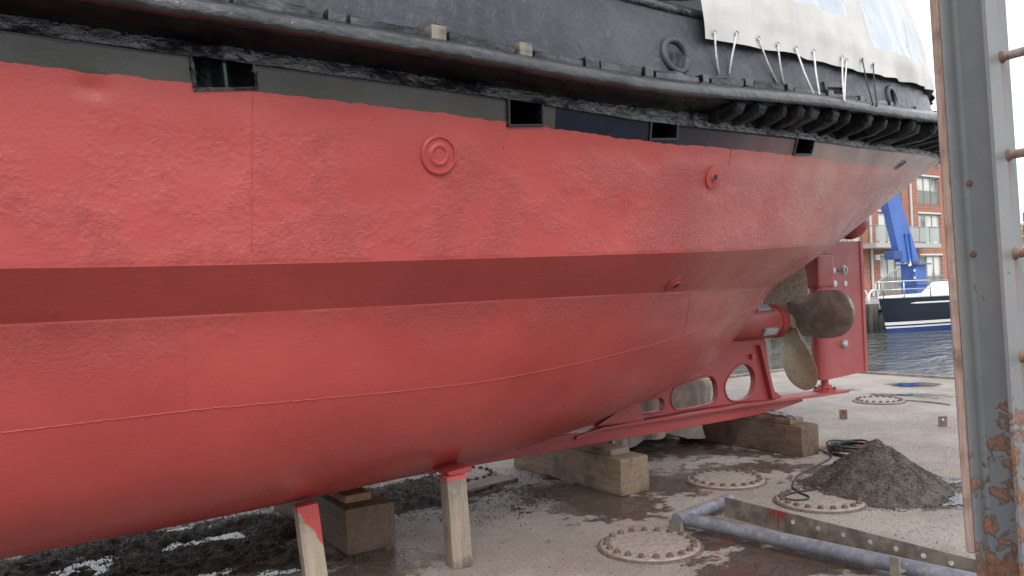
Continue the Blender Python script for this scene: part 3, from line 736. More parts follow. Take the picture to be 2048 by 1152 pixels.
mb.add(vs, fs); mb.build('sole_bar', M_red, tug, bevel=.006)
# stiffener on the skeg, doubler in front of the first hole, bolted cube
p0 = yp(1518,690); p1 = yp(1543,796)
mb = MB(); mb.prism([(p0[0]-.02,SK-.031,p0[1]),(p0[0]+.03,SK-.031,p0[1]),(p1[0]+.03,SK-.031,p1[1]),(p1[0]-.02,SK-.031,p1[1])], (0,-.05,0)); mb.build('stiffener', M_red, skeg, bevel=.005)
dbl = [yp(1188,852), yp(1232,822), yp(1272,802), yp(1283,842)]
mb = MB(); mb.prism([(x,SK-.03,z_) for x, z_ in dbl], (0,-.055,0)); mb.build('doubler', M_red, skeg, bevel=.012)
a = yp(1505,713); mb = MB(); mb.box((a[0],SK-.05,a[1]),(.05,.04,.05)); mb.build('bracket', M_red, skeg, bevel=.006)
# ---- stern tube
zs = 1.235
st = MB(); st.lathe((0,SK,zs), (1,0,0), [(.10,5.55),(.15,5.85),(.165,6.1),(.168,6.45),(.168,6.58),(.158,6.585),(.158,6.60),(.17,6.605),(.17,6.69),(.155,6.72),(.08,6.73)], 36); stn = st.build('stern_tube', M_red, tug, True, 35)
for a, x0, x1 in ((R(125),6.26,6.46),(R(208),6.30,6.50)):
    d = Vector((0, math.cos(a), math.sin(a))); t_ = Vector((0,-math.sin(a),math.cos(a)))
    mb = MB(); mb.box(Vector(((x0+x1)/2,SK,zs))+d*.178, (x1-x0,.075,.03), Matrix((Vector((1,0,0)),t_,d)).transposed()); mb.build('zinc_anode', M_zinc, stn, bevel=.008)
# ---- propeller
hubx = 6.87
mb = MB(); mb.lathe((hubx,SK,zs), (1,0,0), [(.05,-.15),(.105,-.145),(.112,-.05),(.11,.05),(.09,.10),(.06,.15),(.02,.18)], 32); prop = mb.build('propeller', M_bronze, tug, True, 40)
prop['label'] = 'four bladed bronze propeller'
def blade(ang, mat, Rr=.72, cmax=.48, pitch=.72):
    n, m = 26, 22; vs = []; fs = []
    rad = Vector((0, -math.cos(ang), math.sin(ang))); tan = Vector((0, math.sin(ang), math.cos(ang)))
    for side in (1,-1):
        for i in range(n+1):
            f_ = i/n; r = .09+(Rr-.09)*(1-(1-f_)**1.6)
            s_ = (r-.09)/(Rr-.09); c = cmax*(max(0, 1-abs((s_-.54)/.46)**2.4)**.5 if s_ > .54 else (.84+.16*math.sin(math.pi/2*min(1, s_/.54))))
            c = max(c, .004); pa = math.atan(pitch/(2*math.pi*max(r,.2))); skew = .05*s_*s_
            ch = tan*math.cos(pa)-Vector((1,0,0))*math.sin(pa); nr = tan*math.sin(pa)+Vector((1,0,0))*math.cos(pa)
            th = .032*(1-s_)+.007
            for k_ in range(m+1):
                w = k_/m*2-1; tt = th*math.sqrt(max(0,1-w*w))*.5+.001
                vs.append(Vector((hubx,SK,zs))+rad*r+ch*(w*c/2+skew)+nr*(side*tt+.03*w*w*s_)+Vector((.05*s_,0,0)))
    q = (n+1)*(m+1)
    for i in range(n):
        for k_ in range(m):
            a = i*(m+1)+k_; fs.append((a,a+1,a+m+2,a+m+1)); fs.append((q+a,q+a+m+1,q+a+m+2,q+a+1))
        a = i*(m+1); fs.append((a,a+m+1,q+a+m+1,q+a)); a += m; fs.append((a,q+a,q+a+m+1,a+m+1))
    mb = MB(); mb.add(vs, fs); return mb.build('blade', mat, prop, True, 60)
for a, m_ in ((5, M_bronze_d), (95, M_bronze_f), (185, M_bronze_d), (-82, M_bronze)): blade(R(a), m_)
# ---- rudder
RX0, RX1, RZ0, RZ1 = 7.30, 8.17, .585, 2.03
def foil(x):
    u = (x-RX0)/(RX1-RX0)
    return .085*math.sqrt(max(0,1-(1-u/.10)**2)) if u < .10 else .085-.045*(u-.10)/.9
xsr = [RX0+ (RX1-RX0)*v for v in (0,.01,.03,.06,.10,.2,.35,.5,.65,.8,.93)]
ring = [(x, -foil(x)) for x in xsr]+[(RX1-.055,-.055),(RX1,-.05),(RX1,.05),(RX1-.055,.055)]+[(x, foil(x)) for x in reversed(xsr[1:])]
mb = MB(); nlev = 8; vs = []
for l in range(nlev+1):
    f_ = l/nlev
    for x, y in ring:
        z0 = RZ0+.03*(x-RX0); z1 = RZ1+.02*(x-RX0); vs.append((x, SK+y, z0+(z1-z0)*f_))
n_ = len(ring); fs = [(l*n_+i,l*n_+(i+1)%n_,(l+1)*n_+(i+1)%n_,(l+1)*n_+i) for l in range(nlev) for i in range(n_)]+[tuple(range(n_)), tuple(nlev*n_+i for i in reversed(range(n_)))]
mb.add(vs, fs); rud = mb.build('rudder', M_red, tug, True, 30, 0); rud['label'] = 'red balanced rudder blade'
mb = MB(); mb.box((RX0+.125,SK,1.73),(.28,.19,.36)); mb.build('leading_block', M_red, rud, bevel=.035, seg=3, smooth=True, sharp=60)
def on_rud(px, py): p = at_y(px, py, SK-.075); return p
for px, py, rx, rz, m_ in ((1668,541,.018,.032,M_white2),(1670,567,.022,.035,M_white2),(1693,567,.022,.032,M_white2)):
    p = on_rud(px, py); u = foil(p.x); mb = MB(); mb.lathe((p.x,SK-u+.006,p.z),(0,-1,0),[(rz,0),(rz*.95,.012),(rz*.3,.014)],16); mb.build('bare_stud', m_, rud, True, 40)
p = on_rud(1690,540); u = foil(p.x); mb = MB(); mb.lathe((p.x,SK-u+.006,p.z),(0,-1,0),[(.055,0),(.055,.012),(.042,.014),(.04,.028),(.022,.03),(.02,.014),(.01,.014)],20); mb.build('lifting_eye', M_zinc, rud, True, 40)
p = on_rud(1681,541); u = foil(p.x); mb = MB(); mb.box((p.x,SK-u-.004,p.z),(.12,.02,.03)); mb.build('eye_bar', M_rust, rud, bevel=.004)
p = on_rud(1688,688); u = foil(p.x); mb = MB(); mb.lathe((p.x,SK-u+.01,p.z),(0,-1,0),[(.045,0),(.045,.035),(.03,.05),(.005,.052)],20); mb.build('zinc_anode', M_zinc, rud, True, 50)
# pintle and heel bearing
px_ = 7.45
mb = MB(); mb.tube([(px_,SK,.44),(px_,SK,.62)], .04, 16); pin = mb.build('pintle', M_red, tug, True, 40)
mb = MB(); mb.lathe((px_,SK,.45),(0,0,1),[(.12,0),(.12,.03),(.075,.035),(.07,.07),(.045,.075)],20); mb.build('heel_bearing', M_red, pin, True, 30)
for i in range(6):
    a = i*math.pi/3; mb = MB(); mb.lathe((px_+.095*math.cos(a),SK+.095*math.sin(a),.478),(0,0,1),[(.018,0),(.018,.025),(.004,.027)],6); mb.build('bolt', M_red, pin)
# rudder stock and rounded fairing below the counter
mb = MB(); mb.tube([(7.42,SK,1.95),(7.42,SK,2.4)], .06, 16); mb.build('rudder_stock', M_red, tug, True, 40)
vs = []; fs = []; a0 = Vector((7.86,SK,2.52)); a1 = Vector((8.13,SK,2.12)); ns_ = 14; mm = 18
for i in range(ns_+1):
    f_ = i/ns_; c = a0.lerp(a1, f_); rr_ = (.18+.04*math.sin(f_*2))*(1 if f_ < .75 else math.sqrt(max(0.0,1-((f_-.75)/.25)**2)))+.001
    for j in range(mm):
        an = 2*math.pi*j/mm; vs.append(c+Vector((.74*math.cos(an)*rr_*.8, math.sin(an)*rr_*.8, .67*math.cos(an)*rr_*.8)))
fs = [(i*mm+j,i*mm+(j+1)%mm,(i+1)*mm+(j+1)%mm,(i+1)*mm+j) for i in range(ns_) for j in range(mm)]+[tuple(range(mm)), tuple(ns_*mm+j for j in reversed(range(mm)))]
mb = MB(); mb.add(vs, fs); mb.build('stern_fairing', M_red, tug, True, 60)

# ================================================================== CANVAS COVER on the aft bulwark
cv = empty('canvas_cover', (6.5,CY,3.0)); tag(cv, 'cream canvas deck cover with clear windows lashed over the aft bulwark', 'canvas cover')
i0 = ix(3.66); i1 = 2*ISTERN-i0
def cbase(p):                                      # lower hem follows the bulwark, scalloped
    u = max(0, min(1, (p.x-3.4)/4.4)); return .535+.10*u+.004*math.sin(u*9)
ROWS = 46; TOPH = 1.75
def cpos(i, k):
    p = path[i]; n_ = pnor[i]; b0 = cbase(p); f_ = k/ROWS; dz = b0+TOPH*f_
    o = -.03-.055*(dz-.5) - .20*max(0, dz-.75) if dz > .75 else -.035-.055*(dz-.5)+.0
    fold = .022*math.sin(i*.42+3*noise.noise(Vector((i*.02,f_*2,0))))*(.5+noise.noise(Vector((i*.05,7,f_*1.2)))) + .03*noise.noise(Vector((i*.06,f_*5,2)))
    sag = .003*math.sin(i*.31)*max(0,1-f_*6)
    return p+n_*(o+fold+.03)+Vector((0,0,dz+sag))
ids = list(range(i0, i1+1)); cvv = [cpos(i, k) for i in ids for k in range(ROWS+1)]; nr = ROWS+1
def pxof(v):
    d = v-CAM; z_ = d.dot(F); return 1024+d.dot(RR)/z_*FPX, 576-d.dot(UU)/z_*FPX
# window bays by position along the hem (starboard; mirrored on the far side)
cl = [0.0]
for a, b in zip(ids[:-1], ids[1:]): cl.append(cl[-1]+(path[b]-path[a]).length)
total = cl[-1]
def isx(X): return ix(X)-i0
wins = [(isx(4.15), isx(5.6), .225, .86), (isx(5.95), isx(7.4), .13, .86)]
mir = [(len(ids)-1-b, len(ids)-1-a, z0, z1) for a, b, z0, z1 in wins]
def inwin(a, k):
    for (w0, w1, z0, z1) in wins+mir:
        if w0 <= a < w1 and z0 <= k/ROWS < z1: return True
    return False
fs = []; wf = {j: [] for j in range(4)}
for a in range(len(ids)-1):
    for k in range(ROWS):
        f_ = (a*nr+k, a*nr+k+1, (a+1)*nr+k+1, (a+1)*nr+k)
        hitw = [j for j, (w0, w1, z0, z1) in enumerate(wins+mir) if w0 <= a < w1 and z0 <= k/ROWS < z1]
        if hitw: wf[hitw[0]].append(f_)
        else: fs.append(f_)
topi = len(cvv); ctr = Vector((5.6,CY,5.35))
ribs = []
for a, i in enumerate(ids): ribs.append(cvv[a*nr+ROWS].lerp(ctr, .55)+Vector((0,0,.05)))
vroof = cvv+ribs+[ctr]
for a in range(len(ids)-1): fs.append((a*nr+ROWS, topi+a, topi+a+1, (a+1)*nr+ROWS)); fs.append((topi+a, len(vroof)-1, topi+a+1))
# forward end of the tent
fs.append((ROWS, (len(ids)-1)*nr+ROWS, len(vroof)-1))
me = mesh_of(vroof, fs, M_canvas, True, 'cloth'); cloth = link('cloth', me, cv)
for j in range(4):
    used = sorted({q for f_ in wf[j] for q in f_}); mp = {q: i for i, q in enumerate(used)}
    me = mesh_of([cvv[q] for q in used], [tuple(mp[q] for q in f_) for f_ in wf[j]], M_vinyl, True); link('clear_window', me, cv)
bvc = bvh_of([tuple(v) for v in cvv], [f_ for f_ in fs if max(f_) < len(cvv)])
def fender_top(px, py):
    l, n_ = hit(px, py, bvf)
    if l is None: l, n_ = hit(px, py, bvb)
    return l
lash = [((1425,66),(1437,150),1),((1470,68),(1457,150),1),((1513,78),(1554,169),1),((1552,90),(1567,172),1),((1588,98),(1626,188),1),((1624,104),(1638,190),1),((1681,116),(1687,201),1),((1690,122),(1688,203),1),((1721,120),(1745,210),0),((1743,130),(1753,212),0),((1397,62),(1366,96),0)]
for a, b, w in lash:
    pa, na = hit(*a, bvc)
    if pa is None:
        pa, na = hit(a[0], a[1]-14, bvc)
    pb = fender_top(*b)
    if pa is None or pb is None: continue
    mid = pa.lerp(pb, .5)+Vector((0,-.004,-.004))
    mb = MB(); mb.tube([pa+na*.014, mid, pb+Vector((0,-.004,.0))], .0065 if w else .005, 6); mb.build('lashing', M_rope if w else M_ropedark, cv, True)
    mb = MB(); mb.torus(pa+na*.014, Vector((.014,0,0)), Vector((0,0,.014)), .004, 12, 5); mb.build('grommet', M_zinc, cv, True)

# ================================================================== TIMBER UNDER THE HULL
def timber(name, size, loc, rot, mat, bevel=.012, jit=.004, parent=None):
    bm = bmesh.new(); bmesh.ops.create_cube(bm, size=1.0)
    for v in bm.verts: v.co = Vector((v.co.x*size[0], v.co.y*size[1], (v.co.z+.5)*size[2]))
    bmesh.ops.bevel(bm, geom=bm.edges[:], offset=bevel, segments=2, profile=.6, affect='EDGES')
    le = [e for e in bm.edges if e.calc_length() > .15]
    bmesh.ops.subdivide_edges(bm, edges=le, cuts=7, use_grid_fill=True)
    zr = random.random()*50
    for v in bm.verts:
        if v.co.z < .002: continue
        v.co += Vector((noise.noise(v.co*6+Vector((zr,0,0))), noise.noise(v.co*6+Vector((zr,9,0))), noise.noise(v.co*6+Vector((zr,0,9)))*.4))*jit
    me = bpy.data.meshes.new(name); bm.to_mesh(me); bm.free(); me.materials.append(mat)
    me.polygons.foreach_set('use_smooth', [True]*len(me.polygons)); me.set_sharp_from_angle(angle=R(35))
    mw = Matrix.Translation(loc) @ rot
    return link(name, me, parent, mw)
Z90 = Matrix.Rotation(math.pi/2, 4, 'Z')
def kb(pxc, pyc, width, height, length, mat, label, ang=0):
    p = at_z(pxc, pyc)                       # near lower corner centre of the end face
    o = timber('keel_block', (length, width, height), (p.x, p.y+length/2, 0), Matrix.Rotation(math.pi/2+R(ang), 4, 'Z'), mat, .018, .008)
    return tag(o, label, 'timber block', 'timber keel blocks under the hull'), p
b1, p1 = kb(745, 1102, .34, .290, 1.5, M_beam2, 'squared timber keel block with split dark end, closest to the red-topped prop')
b2, p2 = kb(1272, 988, .30, .290, 1.5, M_beam, 'pale cracked timber keel block under the front of the skeg')
b3, p3 = kb(1622, 912, .26, .290, 1.55, M_beam2, 'brown timber keel block under the stern carrying silver metal strips')
PT = .05
o = timber('packing_plank', (.62,.18,PT), (p1.x-.02, p1.y+.46, .2905), Z90, M_plank2, .005, .002); tag(o, 'short orange brown packing plank on the split keel block', 'plank')
o = timber('packing_plank', (.75,.20,PT), (p2.x-.02, p2.y+.52, .2905), Z90, M_plank, .005, .002); tag(o, 'grey brown packing plank on the pale cracked keel block', 'plank')
o = timber('packing_plank', (.85,.20,PT), (p3.x-.02, p3.y+.55, .2905), Z90, M_plank3, .005, .002); tag(o, 'brown packing plank on the stern keel block, strips lying on it', 'plank')
for i in range(11):
    L = random.uniform(.10,.24); mb = MB()
    x, y = p3.x-.02+random.uniform(-.06,.06), p3.y+.19+i*.018+random.uniform(-.01,.02); z_ = .343+.0045*i
    mb.box((0,0,.002),(L,.026,.004)); ob = mb.build('metal_strip', M_alu if i % 3 else M_zinc, None, bevel=.001)
    ob.location = (x, y, z_); ob.rotation_euler = (random.uniform(-.02,.02), random.uniform(-.03,.03), R(90)+random.uniform(-.9,.9))
    tag(ob, 'loose silver metal strip in the heap on the stern keel block plank', 'metal strip', 'metal strips on the plank')
# props
def prop_post(top, bot, w, mat, label):
    t_ = Vector(top); b_ = Vector(bot); d = t_-b_; L = d.length
    q = Vector((0,0,1)).rotation_difference(d); rot = q.to_matrix().to_4x4() @ Matrix.Rotation(R(-6), 4, 'Z')
    o = timber('prop_post', (w, w*.95, L), b_, rot, mat, .006, .003); return tag(o, label, 'prop')
l1, n1_ = hit(612, 1000); 
tb = at_z(636, 1196)
pt1 = at_y(613, 1010, tb.y); prop_post((pt1.x, tb.y+.02, pt1.z+.004), (tb.x, tb.y, .0), .115, M_postA, 'pale squared prop post with a red painted top under the hull')
tb2 = at_z(919, 1131); pt2 = at_y(907, 949, tb2.y)
prop_post((pt2.x, tb2.y+.01, pt2.z), (tb2.x, tb2.y, .0), .125, M_postB, 'weathered squared prop post smeared with red, carrying a red wedge')
hz, _ = hit(905, 935)
mb = MB(); L0 = .26
wz0 = pt2.z+.003
mb.prism([(pt2.x-.05,tb2.y-.03,wz0),(pt2.x+.11,tb2.y-.03,wz0),(pt2.x+.11,tb2.y-.03,wz0+.035),(pt2.x-.05,tb2.y-.03,wz0+.022)], (0,.20,0))
tag(mb.build('wedge', M_red, None, bevel=.004), 'red painted wooden wedge between hull and smeared prop post', 'wedge')

# ================================================================== DECK FITTINGS
def manhole(px, py, label, r=.315, nb=20, h=.022):
    c = at_z(px, py); o = empty('manhole_cover', (c.x,c.y,0), random.uniform(0,1)); tag(o, label, 'manhole cover', 'bolted manhole covers in the dock deck')
    mb = MB(); n_ = 48; mb.lathe((c.x,c.y,.0),(0,0,1),[(r+.012,.001),(r+.01,.012),(r,.0135)],n_); mb.build('rim', M_rust, o, True, 35)
    mb = MB(); mb.lathe((c.x,c.y,.0),(0,0,1),[(r-.006,.013),(r-.01,h),(r-.02,h+.002),(.02,h+.0025)],n_); mb.build('lid', M_lid, o, True, 35)
    b0 = None
    for i in range(nb):
        a = 2*math.pi*i/nb; x, y = c.x+(r-.045)*math.cos(a), c.y+(r-.045)*math.sin(a)
        if b0 is None:
            mb = MB(); mb.lathe((0,0,0),(0,0,1),[(.026,0),(.026,.004),(.019,.0045),(.019,.018),(.015,.021),(.004,.021)],6); b0 = mb.build('bolt', M_rust, None).data
            bpy.data.objects.remove([q for q in bpy.data.objects if q.data == b0][0])
        q = link('bolt', b0, o, o.matrix_basis.inverted() @ Matrix.Translation((x,y,h+.001)) @ Matrix.Rotation(random.random()*3,4,'Z'))
    return c
manhole(1300, 1094, 'manhole cover flecked with red paint, in front of the blue grey pipe')
manhole(1452, 962, 'bolted manhole cover beside the pale cracked keel block and the pipe corner')
mh3 = manhole(1640, 1004, 'bolted manhole cover with black cable looped over it by the gravel heap')
manhole(1758, 803, 'bolted manhole cover far out on the deck beyond the rudder')
manhole(922, 954, 'bolted manhole cover behind the smeared prop post, board resting beside it')
b = at_z(965, 972); o = timber('loose_board', (.62,.22,.03), (b.x,b.y,.0), Matrix.Rotation(R(8),4,'Z'), M_plank, .003, .002); tag(o, 'dark edged loose board lying by the puddle behind the smeared prop', 'board')
# pipe frame
zc = .075; c0 = at_z(1362, 1036, zc); e1 = at_z(1960, 1166, zc); e2 = at_z(1462, 999, zc)
pf = empty('pipe_frame', (c0.x,c0.y,0)); tag(pf, 'L-shaped blue grey steel pipe lying along the dock deck', 'pipe')
dirl = (e1-c0).normalized()
mb = MB(); mb.tube([c0-dirl*.0, c0+dirl*.02]+[c0.lerp(e1, f_) for f_ in (.2,.4,.6,.8,1)]+[c0+(e1-c0)*1.6], .044, 20); mb.build('long_pipe', M_pipe, pf, True, 50)
mb = MB(); mb.tube([c0+(c0-e2).normalized()*.05, c0, e2], .042, 20); mb.build('short_pipe', M_pipe, pf, True, 50)
mb = MB(); mb.box((c0.x-.045,c0.y,.03),(.03,.1,.06)); mb.build('foot_plate', M_plate, pf, bevel=.003)
s_ = at_z(1800, 1135, .09); mb = MB(); mb.box((s_.x-.03,s_.y+.01,.075),(.012,.055,.15)); mb.box((s_.x+.03,s_.y+.01,.07),(.09,.05,.012)); mb.build('clip', M_plate, pf, bevel=.002)
# kick plate of flat bar with holes
a = at_z(1452, 1032); bq = at_z(1945, 1168); d = (bq-a); d.z = 0; nn = Vector((d.y,-d.x,0)).normalized()
kp = empty('kick_plate', (a.x,a.y,0)); tag(kp, 'upright weathered steel plate with a row of holes behind the pipe', 'steel plate')
def upright(a, b, h, th, name, mat, par):
    d = (b-a).normalized(); n_ = Vector((d.y,-d.x,0)); mb = MB(); mb.prism([a, b, b+Vector((0,0,h)), a+Vector((0,0,h))], n_*th); return mb.build(name, mat, par, bevel=.002)
upright(a, bq+d*.6, .135, .010, 'plate', M_plate, kp)
upright(at_z(1392,1040), at_z(1700,1118), .055, .008, 'lower_plate', M_plate, kp)
sgn = 1 if nn.dot(CAM-a) > 0 else -1
for f_ in (.34,.45,.555,.66,.755,.85,.94):
    p = a+d*f_+Vector((0,0,.085))+nn*(.0115 if sgn > 0 else -.0115); mb = MB(); mb.lathe(p, nn*sgn, [(.014,0),(.014,.003),(.002,.003)], 12); mb.build('bolt_head', M_white2, kp)
p = a+d*.27+nn*sgn*.0125
mb = MB()
for k_ in range(7):
    x = k_*.019; h = random.choice((.03,.06,.08,.10,.115)); mb.box(p+d.normalized()*(x-.05)+Vector((0,0,.135-h/2)), (random.uniform(.004,.010),.002,h), Matrix((d.normalized(), nn, Vector((0,0,1)))).transposed())
mb.build('red_drips', M_plug, kp)
# rusty tabs welded to the deck
for px, py, lb in ((1687,838,'small rusty upright steel tab on the deck behind the stern keel block'),(1886,853,'small dark steel tab on the deck close to the grey column')):
    p = at_z(px, py); o = empty('deck_tab', (p.x,p.y,0)); tag(o, lb, 'steel tab')
    mb = MB(); mb.box((p.x,p.y,.055),(.09,.012,.11), Matrix.Rotation(R(-35),3,'Z')); mb.build('upright', M_rust2 if px < 1800 else M_rust, o, bevel=.002)
    mb = MB(); q = Matrix.Rotation(R(-35),3,'Z') @ Vector((0,-.008,0)); mb.lathe((p.x+q.x,p.y+q.y,.075), q, [(.012,0),(.012,.003),(.002,.003)], 10); mb.build('hole', M_white2 if px > 1800 else M_dark, o)
for px, py, l_, w_, lb in ((1652,787,.5,.08,'flat brick red board lying beyond the rudder heel'),(1680,895,.55,.10,'muddy offcut board by the coiled cable')):
    p = at_z(px, py); o = timber('offcut', (l_,w_,.02), (p.x,p.y,0), Matrix.Rotation(R(-40),4,'Z'), M_plank2, .003, .002); tag(o, lb, 'board')
# cables
def cable(pts, r, name, mat, label, cat, z=None, par=None):
    w = [at_z(x, y, r) for x, y in pts]; sm = []
    for i in range(len(w)-1):
        p0, p1_, p2_, p3_ = w[max(i-1,0)], w[i], w[i+1], w[min(i+2,len(w)-1)]
        for k_ in range(8): sm.append(Vector(catmull(np.array(p0),np.array(p1_),np.array(p2_),np.array(p3_),k_/8)))
    sm.append(w[-1])
    for v in sm:
        if (Vector((v.x,v.y,0))-Vector((mh3.x,mh3.y,0))).length < .335: v.z = r+.0255
    mb = MB(); mb.tube(sm, r, 8); o = mb.build(name, mat, par, True)
    return tag(o, label, cat) if label else o
cable([(1630,898),(1650,903),(1662,915),(1640,928),(1605,945),(1588,962),(1586,980),(1600,992),(1618,1000),(1610,1006),(1580,1006),(1568,1000),(1580,994),(1605,989),(1634,985)], .007, 'power_cable', M_cable, 'thin black cable trailing over the manhole cover to the gravel heap', 'cable')
cable([(1660,948),(1648,957),(1646,972),(1652,984)], .006, 'hose_end', M_cable, 'short curved end of black hose at the foot of the gravel heap', 'hose')
cable([(1805,800),(1850,803),(1900,809)], .010, 'deck_rope', M_plate, 'thin grey rope lying straight from the far manhole cover', 'rope')
cc = at_z(1700, 908); coil = empty('cable_coil', (cc.x,cc.y,0)); tag(coil, 'coiled black cable with a red plug beside the gravel heap', 'cable')
for k_ in range(9):
    r_ = random.uniform(.12,.20); ox, oy = random.uniform(-.06,.06), random.uniform(-.04,.04); a0 = random.random()*6
    pts = [(cc.x+ox+r_*1.15*math.cos(a0+t_*.21), cc.y+oy+r_*math.sin(a0+t_*.21), .010+.011*k_+.008*math.sin(t_*.7)) for t_ in range(30)]
    mb = MB(); mb.tube(pts, .010, 8); mb.build('loop', M_cable, coil, True)
pl = at_z(1732, 897, .06); mb = MB(); mb.lathe(pl, (1,-.6,.25), [(.02,-.07),(.035,-.06),(.038,0),(.03,.03),(.045,.035),(.045,.07),(.03,.075)], 14); mb.build('plug', M_plug, coil, True, 35)

# ================================================================== COLUMN WITH LADDER RUNGS
colx, coly = 3.19, 1.46
col = empty('steel_column', (colx,coly,0)); tag(col, 'grey painted steel H-column with rust patches and a timber rubbing strip', 'column')
D, W, TF, TW = .165, .165, .014, .010
LEAN = Matrix.Rotation(R(-1.0), 4, 'X') @ Matrix.Rotation(R(-.6), 4, 'Y')
def colpart(name, mat, boxes, bevel=.002, par=col, smooth=False):
    mb = MB()
    for c_, s in boxes: mb.box(c_, s)
    me = mesh_of(mb.v, mb.f, mat); bm = bmesh.new(); bm.from_mesh(me)
    if bevel: bmesh.ops.bevel(bm, geom=bm.edges[:], offset=bevel, segments=2, affect='EDGES')
    bm.to_mesh(me); bm.free(); return link(name, me, par, LEAN.copy())
HC = 5.5
colpart('web', M_col, [((0,0,HC/2),(TW,D-2*TF,HC))], 0)
colpart('flange', M_col, [((0,D/2-TF/2,HC/2),(W,TF,HC))], .003)
colpart('flange', M_col, [((0,-D/2+TF/2,HC/2),(W,TF,HC))], .003)
# root fillets
mb = MB()
for sy in (1,-1):
    pts = []; r_ = .018; y0 = sy*(D/2-TF); x0 = -TW/2
    prof_ = [(x0,y0)]+[(x0-r_+r_*math.sin(a), y0-sy*(r_-r_*math.cos(a))) for a in [math.pi/2*i/5 for i in range(6)]]
    mb.prism([(x,y,0) for x, y in prof_], (0,0,HC))
me = mesh_of(mb.v, mb.f, M_col, True, sharp=40); link('fillet', me, col, LEAN.copy())
colpart('rubbing_strip', M_colwood, [((-.030,D/2+.017,3.03),(.115,.032,4.94))], .006)
colpart('base_plate', M_rust2, [((0,0,.008),(.42,.42,.016))], .003)
rz0 = [.22,.575,.93,1.30,1.68,2.045,2.41,2.78]
for z_ in rz0:
    mb = MB(); mb.tube([(.02,-D/2+.002,z_),(.02,-D/2-.46,z_)], .0165, 16); me = mesh_of(mb.v, mb.f, M_rung, True, sharp=40); rg = link('rung', me, col, LEAN.copy())
    mb = MB(); mb.lathe((.02,-D/2-.001,z_), (0,-1,0), [(.024,0),(.021,.004),(.018,.008),(.0165,.012)], 16); me = mesh_of(mb.v, mb.f, M_rust2, True, sharp=40); link('weld_collar', me, rg, Matrix.Identity(4))
colpart('ladder_stile', M_col, [((.02,-D/2-.49,HC/2),(.07,.06,HC))], .003)
for z_, y_ in ((1.69,.052),(1.96,.048)):
    mb = MB(); mb.lathe((-TW/2,y_,z_), (-1,0,0), [(.012,0),(.012,.004),(.008,.006),(.008,.011),(.003,.012)], 12); me = mesh_of(mb.v, mb.f, M_rust2, True, sharp=40); link('bolt', me, col, LEAN.copy())

# ================================================================== GRAVEL HEAP, MUD, GRIT
def chips(pts, sizes, flat=.55):
    n_ = len(pts); base = np.array([(1,0,0),(-1,0,0),(0,1,0),(0,-1,0),(0,0,1),(0,0,-1)], float); fc_ = np.array([(0,2,4),(2,1,4),(1,3,4),(3,0,4),(2,0,5),(1,2,5),(3,1,5),(0,3,5)])
    V = base[None]*rng.uniform(.45,1.2,(n_,6,1))*np.array([1,.75,flat])[None,None]
    a = rng.uniform(0,6.28,n_); b = rng.normal(0,.5,n_); ca, sa, cb, sb = np.cos(a), np.sin(a), np.cos(b), np.sin(b)
    x, y, z_ = V[...,0], V[...,1], V[...,2]
    y, z_ = y*cb[:,None]-z_*sb[:,None], y*sb[:,None]+z_*cb[:,None]
    x, y = x*ca[:,None]-y*sa[:,None], x*sa[:,None]+y*ca[:,None]
    V = np.stack([x,y,z_], -1)*np.array(sizes)[:,None,None]+np.array(pts)[:,None,:]
    Fx = fc_[None]+(np.arange(n_)*6)[:,None,None]
    return V.reshape(-1,3), Fx.reshape(-1,3)
def chipobj(name, pts, sizes, mat, parent=None, flat=.55):
    V, Fx = chips(pts, sizes, flat); me = bpy.data.meshes.new(name); me.from_pydata(V.tolist(), [], Fx.tolist()); me.materials.append(mat)
    o = link(name, me, parent); o['kind'] = 'stuff'; return o
hc = at_z(1775, 985); hc.x += .05; hc.y += .10
HR, HH = .56, .40
def heap(x, y):
    dx, dy = x-hc.x, y-hc.y; a = math.atan2(dy, dx); r_ = math.hypot(dx, dy)*(1+.14*noise.noise(Vector((math.cos(a)*1.5, math.sin(a)*1.5, 3))))
    u = r_/HR
    h = HH*(1-u*1.02) if u > .12 else HH*(.8776+.03-.25*u)
    h = min(h, HH*(1-u)) if u > .12 else h
    h = HH*(math.sqrt((1-min(u,1.4))**2+.002)-.03) if u < 1 else -HH*(u-1)*.35
    return h+.02*noise.noise(Vector((x*9,y*9,1)))+.010*noise.noise(Vector((x*25,y*25,4)))-.004
gv = []; N = 70
for i in range(N+1):
    for j in range(N+1):
        x, y = hc.x+(i/N-.5)*1.6, hc.y+(j/N-.5)*1.6; gv.append((x, y, heap(x, y)))
gf = [(i*(N+1)+j,(i+1)*(N+1)+j,(i+1)*(N+1)+j+1,i*(N+1)+j+1) for i in range(N) for j in range(N)]
gf = [f_ for f_ in gf if max(gv[q][2] for q in f_) > -.004]
me = mesh_of(gv, gf, M_chipd, True, 'gravel_heap'); gh = tag(link('gravel_heap', me), 'conical heap of dark grit and crushed shells on the deck', 'gravel heap')
pts = []; sz = []
while len(pts) < 9000:
    x, y = rng.normal(hc.x,.33), rng.normal(hc.y,.33); h = heap(x, y)
    if h > -.02: pts.append((x, y, max(h,0)+.002)); sz.append(rng.uniform(.005,.013))
h_ = len(pts)//2
chipobj('dark_grains', pts[:h_], sz[:h_], M_chipd, gh); chipobj('pale_grains', pts[h_:h_+1800], np.array(sz[h_:h_+1800])*.8, M_chip, gh)
